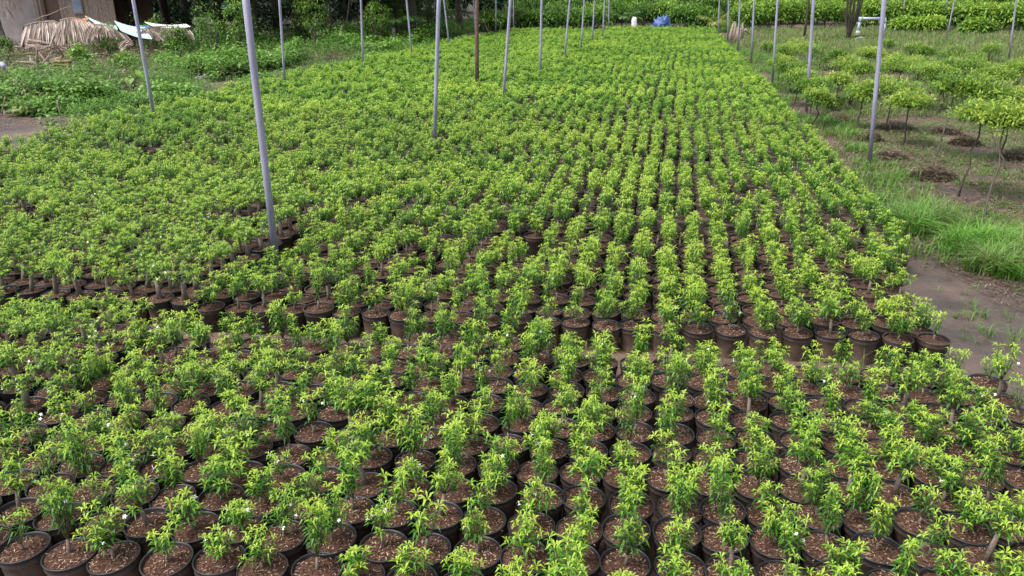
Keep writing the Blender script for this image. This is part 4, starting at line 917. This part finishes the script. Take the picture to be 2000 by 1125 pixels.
def sheet(name, label, cat, pts4, mat, corr=.014, th=.012, nseg=90):
    """a roofing sheet between four points (two long edges)"""
    a, b, c_, d = [np.asarray(p, float) for p in pts4]; g = G(); q = np.linspace(0, 1, nseg)[:, None]; e1 = a + (b - a) * q; e2 = d + (c_ - d) * q
    nrm = unit(np.cross(b - a, d - a)); nrm = nrm if nrm[2] > 0 else -nrm; w = (corr * np.sin(np.arange(nseg) * math.pi / 2))[:, None] * nrm
    sag = -.08 * np.sin(q * 3.14) * np.array([0, 0, 1.0])
    o0 = a.copy(); o0[2] = 0
    Vt = np.concatenate([e1 + w + sag, e2 + w + sag, e1 + w + sag - nrm * th, e2 + w + sag - nrm * th]) - o0; I = np.arange(nseg - 1)
    F = np.concatenate([quads(np.stack([I, I + 1, I + nseg + 1, I + nseg], 1)), quads(np.stack([I + 2 * nseg, I + 3 * nseg, I + 3 * nseg + 1, I + 2 * nseg + 1], 1)), quads(np.stack([I, I + 2 * nseg, I + 2 * nseg + 1, I + 1], 1)), quads(np.stack([I + nseg, I + nseg + 1, I + 3 * nseg + 1, I + 3 * nseg], 1))])
    g.add(Vt, F); return tag(g.build(name, mat, None, o0), label, cat)
def rd(x, y, dep): return ray_at_depth(x, y, dep)
sheet('corrugated_sheet', 'upper turquoise corrugated sheet sloping down from the shed thatch', 'roofing sheet', (rd(166, 31, 38.6), rd(226, 50, 38.2), rd(230, 58, 36.6), rd(188, 47, 36.8)), 'turq')
sheet('corrugated_sheet', 'lower turquoise corrugated sheet passing behind the leftmost pole', 'roofing sheet', (rd(223, 40, 38.0), rd(282, 53, 37.6), rd(297, 76, 35.4), rd(236, 60, 36.0)), 'turq')
sheet('blue_sheet', 'small blue plastic sheet right of the turquoise one', 'plastic sheet', (rd(268, 46, 38.6), rd(292, 48, 38.6), rd(290, 54, 37.4), rd(272, 54, 37.4)), 'bluesheet', .01)
sheet('white_sheet', 'long white roofing sheet over the brown frond heap', 'roofing sheet', (rd(282, 43, 39.4), rd(362, 47, 39.4), rd(372, 52, 38.0), rd(296, 50, 38.0)), 'whitesheet', .015)
sheet('orange_board', 'rusty orange board beside the upper turquoise sheet', 'board', (rd(138, 34, 38.2), rd(172, 33, 38.2), rd(172, 38, 37.4), rd(142, 40, 37.4)), 'orange', .004)
def stick(label, x0, y0, x1, y1, dep, r=.03, mat='drywood', name='stick', cat='stick', dep2=None, seed=0, zfoot=None, group=None):
    rng = np.random.default_rng(seed + int(x0)); a = rd(x0, y0, dep); b = rd(x1, y1, dep2 or dep); n = 6; q = np.linspace(0, 1, n)[:, None]
    pts = a + (b - a) * q; pts[1:-1] += rng.normal(0, r * .5, (n - 2, 3)); o0 = pts[0] * np.array([1, 1, 0]); g = G(); g.addp(tube(pts - o0, np.linspace(r, r * .8, n), 8), 0, .5, True)
    return tag(g.build(name, mat, None, o0), label, cat, group)
def foot_depth(x, y): return P(x, y, 0)[1]
stick('short pale post holding up the white sheet', 352, 84, 348, 50, foot_depth(352, 84) if foot_depth(352, 84) < 40 else 38, .07, 'drywood', 'shed_post', 'post')
stick('leaning brown post under the left end of the thatch', 46, 92, 44, 52, 37, .06, 'brown_wood', 'shed_post', 'post')
stick('thin post below the middle of the thatch', 134, 98, 130, 50, 36.6, .05, 'brown_wood', 'shed_post', 'post')
stick('post below the lower turquoise sheet', 262, 90, 258, 60, 37, .05, 'brown_wood', 'shed_post', 'post')
stick('thin bare branch arching in front of the plaster wall', 70, 38, 138, 12, 38, .02, dep2=38, cat='branch', name='branch')
stick('tall bare stick leaning in front of the dark trees', 672, 76, 682, 0, foot_depth(672, 80), .05)
stick('short pale stick crossing below the tall bare stick', 655, 92, 668, 50, foot_depth(655, 94), .045)
stick('pale fallen stick leaning on the left of the wooden post', 955, 62, 942, 36, foot_depth(955, 64), .07)
stick('second pale stick leaning behind the wooden post', 886, 36, 868, 4, 58, .07)
stick('short stake right of the last left edge pole', 904, 55, 901, 8, 57, .06, 'bark', 'stake', 'stake')
stick('thin dark stake standing in weeds before the white log', 355, 135, 352, 100, foot_depth(355, 138), .05, 'dark_bark', 'stake', 'stake')
stick('pale bent stake at the front edge of the weeds', 117, 228, 112, 195, foot_depth(117, 230), .022, 'drywood', 'stake', 'stake')
stick('dead grey stem at the left picture edge', 4, 222, 10, 190, foot_depth(4, 226), .018, 'drywood', 'stem', 'dead stem')
stick('pale driftwood log lying across the weeds at far left', 0, 92, 66, 100, foot_depth(10, 100), .09, 'drywood', 'log', 'log', dep2=foot_depth(66, 104) * .98)
stick('white weathered log lying in pale weeds on the bank', 380, 156, 406, 146, foot_depth(390, 156), .09, 'whitesheet', 'log', 'log', dep2=foot_depth(400, 152))
stick('dark driftwood log in front of the shed post', 322, 108, 350, 112, foot_depth(335, 118), .1, 'bark', 'log', 'log')
stick('grey rail of wood lying right of the first left edge pole', 640, 79, 684, 77, foot_depth(660, 84), .07, 'drywood', 'rail', 'rail')
stick('grey-blue pipe offcut leaning in weeds at the left picture edge', 3, 125, 24, 152, foot_depth(10, 158), .11, 'pvc', 'pipe_offcut', 'pipe offcut', dep2=foot_depth(24, 156))
stick('fallen dark log right of the wooden post', 975, 48, 1012, 58, 60, .12, 'bark', 'log', 'log')
# white board on the bank
c = P(790, 72, 0); g = G(); g.addp(box((0, 0, .32), (.75, .04, .12), rotm(0, .05, 0))); g.addp(box((-.3, 0, .15), (.05, .05, .3))); g.addp(box((.3, 0, .15), (.05, .05, .3)))
tag(g.build('white_board', 'whitesheet', None, (c[0], c[1], 0)), 'small white board on short legs left of a thin pole', 'board')
# root pile
rng = np.random.default_rng(61); c = P(95, 148, 0); g = G()
for k in range(26):
    a = rng.uniform(0, 6.28); L_ = rng.uniform(.4, 1.1); p0 = np.array([rng.normal(0, .35), rng.normal(0, .25), rng.uniform(.05, .55)]); d = scatter_dirs(rng, 1, -.3, .8)[0]
    pts = [p0, p0 + d * L_ * .5 + rng.normal(0, .08, 3), p0 + d * L_ + rng.normal(0, .12, 3)]
    for p_ in pts: p_[2] = max(p_[2], .03)
    g.addp(tube(pts, [rng.uniform(.04, .11), .05, .015], 6), 0, .5, True)
tag(g.build('root_pile', 'drywood', None, (c[0], c[1], 0)), 'pile of grey twisted driftwood roots left of the stacked planks', 'root pile')
rng = np.random.default_rng(62); c = P(85, 108, 0); g = G()
for k in range(30):
    L_ = rng.uniform(.6, 1.6); p0 = np.array([rng.normal(0, .9), rng.normal(0, .3), rng.uniform(.05, .5)]); a = rng.uniform(-.5, .5) + (3.14 if rng.random() < .5 else 0); d = np.array([math.cos(a), math.sin(a), rng.uniform(-.1, .3)])
    g.addp(tube([p0, p0 + d * L_ * .5 + rng.normal(0, .06, 3), p0 + d * L_], [.06, .05, .02], 6), 0, .5, True)
tag(g.build('branch_pile', 'drywood', None, (c[0], c[1], 0)), 'heap of bare grey branches below the left thatch frond', 'branch pile')
for k in range(5):
    c = P(128, 149, 0); g = G(); g.addp(box((0, 0, 0), (.62, .3, .045), rotm(0, 0, .1 * (k % 3) - .1)))
    tag(g.build('plank', 'yellow_wood', None, (c[0] + .03 * (k % 2), c[1], .09 + k * .115)), f"yellowish plank, {ordw(k + 1)} from the bottom of the small stack", 'plank', 'stacked yellowish planks')
for k in range(4):
    c = P(128, 149, 0); 
    g = G(); g.addp(box((0, 0, 0), (.5, .22, .066)))
    tag(g.build('spacer', 'brown_wood', None, (c[0], c[1], .09 + .0575 + k * .115)), f"dark spacer block, {ordw(k + 1)} gap up in the small plank stack", 'spacer', 'spacers between the stacked planks')
g = G(); c = P(128, 149, 0); g.addp(box((0, 0, .03), (.66, .34, .07))); tag(g.build('foundation_block', 'rock', None, (c[0], c[1], 0)), 'low brown block carrying the small plank stack', 'block')
# stones among the weeds
for i, (x, y, r, lab, mat) in enumerate([(150, 168, .35, 'brown earthy boulder below the stacked planks', 'rock'), (244, 142, .3, 'pale brown stone in the middle of the bank', 'concrete'), (172, 176, .14, 'small white stone on the bank face', 'whitesheet'),
    (595, 83, .22, 'white stone at the foot of the dark trees', 'whitesheet'), (1680, 78, .35, 'low pale concrete ring under the pump pipe', 'concrete'), (1962, 72, .2, 'whitish stone in grass left of the far right pole', 'whitesheet'),
    (1910, 243, .1, 'pale round stone in the grass behind the nearest saplings', 'concrete')]):
    rng = np.random.default_rng(70 + i); c = P(x, y, 0); pr = [(0.001, r * .62)] + [(r * math.sin(a) * 1.0, r * .62 * math.cos(a)) for a in np.linspace(.25, 1.7, 6)]
    Vt, F = lathe(pr[::-1], 11); Vt = Vt * (1 + .12 * np.array([[mnoise.noise(Vector(v) * 6 + Vector((i, 0, 0)))] for v in Vt]))
    tag(G().add(Vt, F, 0, .5, False).build('stone', mat, None, (c[0], c[1], 0)), lab, 'stone')
# taro with big leaves
c = P(262, 178, 0); o = thing('taro_plant', 'taro with a few very large bright green leaves on the left bank', 'plant', c); rng = np.random.default_rng(81); st = G()
for k, (a, h_, L_) in enumerate([(.3, .55, .5), (-.5, .62, .46), (1.4, .5, .4), (2.7, .42, .42), (4.0, .4, .36), (-1.4, .45, .42)]):
    tp = np.array([.3 * math.cos(a), .25 * math.sin(a), h_]); st.addp(tube([(0, 0, 0), tp * np.array([.4, .4, .7]), tp], [.018, .014, .008], 5), 0, .6, True)
    g = G(); d = np.array([math.cos(a) * .7, math.sin(a) * .7, -.45]); leaves(g, [tp - d * .12], [d], L_, L_ * .75, .2, .8 + .1 * (k % 2), 0, 0, .08); g.build('leaf', 'weed', o)
st.build('stalks', 'weed', o)
# blue plastic scrap hanging in the dark
g = G(); c = rd(432, 8, 46); rng = np.random.default_rng(5)
n_ = 9; q = np.linspace(0, 1, n_); Vt = [(x_ * .8, .03 * math.sin(x_ * 9) + rng.normal(0, .02), -z_ * .3 + .06 * math.sin(x_ * 7)) for z_ in (0, .33, .66, 1) for x_ in q]
Vt += [(x, y + .008, z) for x, y, z in Vt]; F = [(r * n_ + k, r * n_ + k + 1, (r + 1) * n_ + k + 1, (r + 1) * n_ + k) for r in range(3) for k in range(n_ - 1)]; F += [(a + 36, d + 36, c_ + 36, b + 36) for a, b, c_, d in F]
tag(g.add(Vt, quads(F)).build('plastic_scrap', 'bluesheet', None, c), 'small bright blue plastic scrap hanging in the dark trees', 'plastic scrap')

# ------------------------------------------------------------------ far end: sack, tarp, stump, pump pipe, many-stemmed tree
def lump(name, label, cat, x, y, size, mat, seed, rough=.25, plane=0):
    c = (px_at(x, y), y, 0); rng = np.random.default_rng(seed); nu, nv = 22, 14; Vt = []
    for j in range(nv):
        ph = (j / (nv - 1)) * math.pi * .5
        for i in range(nu):
            a = i / nu * 2 * math.pi; cp_, sp_ = max(0, math.cos(ph)) ** .55, math.sin(ph) ** .85; v = Vector((math.cos(a) * cp_, math.sin(a) * cp_, sp_))
            k = 1 + rough * mnoise.noise(v * 2.2 + Vector((seed, 0, 0))) + rough * .5 * mnoise.noise(v * 6 + Vector((0, seed, 0)))
            Vt.append((v.x * k * size[0], v.y * k * size[1], max(0, v.z * k) * size[2]))
    F = [(j * nu + i, j * nu + (i + 1) % nu, (j + 1) * nu + (i + 1) % nu, (j + 1) * nu + i) for j in range(nv - 1) for i in range(nu)]
    return tag(G().add(Vt, quads(F), 0, .5, True).build(name, mat, None, (c[0], c[1], 0)), label, cat)
lump('white_sack', 'white filled sack standing behind the far end of the field', 'sack', 1238, 61.2, (.22, .22, .95), 'whitesheet', 3, .2)
lump('blue_tarp_bundle', 'crumpled bright blue tarp bundle behind the far end of the field', 'tarp', 1290, 61.5, (.66, .5, .9), 'tarp', 4, .55)
c = P(1436, 84, 0); g = G(); rng = np.random.default_rng(12)
for k in range(16):
    a = k / 16 * 6.283; h_ = rng.uniform(.55, 1.25); r0 = .34; b0 = np.array([r0 * math.cos(a), r0 * math.sin(a), 0]); tp = np.array([(r0 * .8) * math.cos(a) + rng.normal(.02, .06), (r0 * .8) * math.sin(a), h_])
    g.addp(tube([b0, (b0 + tp) / 2 + rng.normal(0, .02, 3), tp], [.10, .09, .03], 6), 0, .5, True)
g.addp(tube([(0, 0, 0), (0, 0, .7)], [.34, .26], 12), 0, .5, True)
g.addp(tube([(.2, 0, .5), (.5, -.1, .75), (.78, -.1, .5)], [.14, .12, .03], 6), 0, .5, True)
tag(g.build('broken_stump', 'drywood', None, c), 'pale splintered broken palm stump beside the right edge poles', 'stump')
# pump stand pipe
c = P(1674, 74, 0); D_ = np.linalg.norm(c - np.array([0, 0, 3.1])); k = D_ / FPX
o = thing('stand_pipe', 'pale blue-grey stand pipe bent in a square arch beside the many-stemmed tree', 'pipe', c)
hp = 31 * k / math.cos(math.radians(3)); r = .085
g = G(); g.addp(tube([(0, 0, .35), (0, 0, hp - .1)], r, 14), 0, .5, True); g.build('inlet_pipe', 'pipe_blue', o)
g = G(); g.addp(tube([(-.22, 0, hp), (40 * k - .12, 0, hp)], r, 14), 0, .5, True); g.build('cross_pipe', 'pipe_blue', o)
g = G(); g.addp(tube([(40 * k - .12, 0, hp), (40 * k - .03, 0, hp), (40 * k + .07, 0, hp - .03), (40 * k + .11, 0, hp - .14), (40 * k + .11, 0, hp - .26)], r * 1.22, 14), 0, .5, True); g.build('elbow', 'pipe_blue', o)
g = G(); g.addp(tube([(40 * k + .11, 0, -.02), (40 * k + .11, 0, hp - .2)], r, 14), 0, .5, True); g.build('down_pipe', 'pipe_blue', o)
g = G(); g.addp(tube([(-.12, 0, hp), (.14, 0, hp)], r * 1.2, 14), 0, .5, True); g.addp(tube([(0, 0, hp), (0, 0, hp - .2)], r * 1.2, 14), 0, .5, True); g.build('tee_joint', 'pipe_blue', o)
g = G(); g.addp(tube([(0, 0, .0), (0, 0, .45)], r * 1.5, 14), 0, .5, True); g.build('valve', 'concrete', o)
# many-stemmed tree
c = P(1656, 80, 0); o = thing('many_stemmed_tree', 'small dark tree with many upright twisted stems left of the stand pipe', 'tree', c); rng = np.random.default_rng(91); st = G(); cc = []
for k_ in range(11):
    a = k_ * .571; tp = np.array([.42 * math.cos(a) + rng.normal(0, .08), .3 * math.sin(a), rng.uniform(2.4, 3.2)]); cc.append(tp)
    st.addp(tube([(0, 0, -.05), (.12 * math.cos(a), .1 * math.sin(a), .6), (.42 * math.cos(a) + rng.normal(0, .05), .3 * math.sin(a), 1.5), tp], [.09, .06, .05, .03], 6), 0, .5, True)
for k_ in range(5): st.addp(tube([(0, 0, .1), (rng.normal(0, .3), -.1, .25), (rng.normal(0, .7), -.2, .35)], [.05, .03, .01], 5), 0, .5, True)
st.build('trunk', 'dark_bark', o); fo = G(); leaf_cloud(fo, rng, (-.3, 0, 2.9), (1.6, 1.3, 1.0), 1500, .16, .3, 26, .1, .6); fo.build('crown', 'dark_leaf', o)
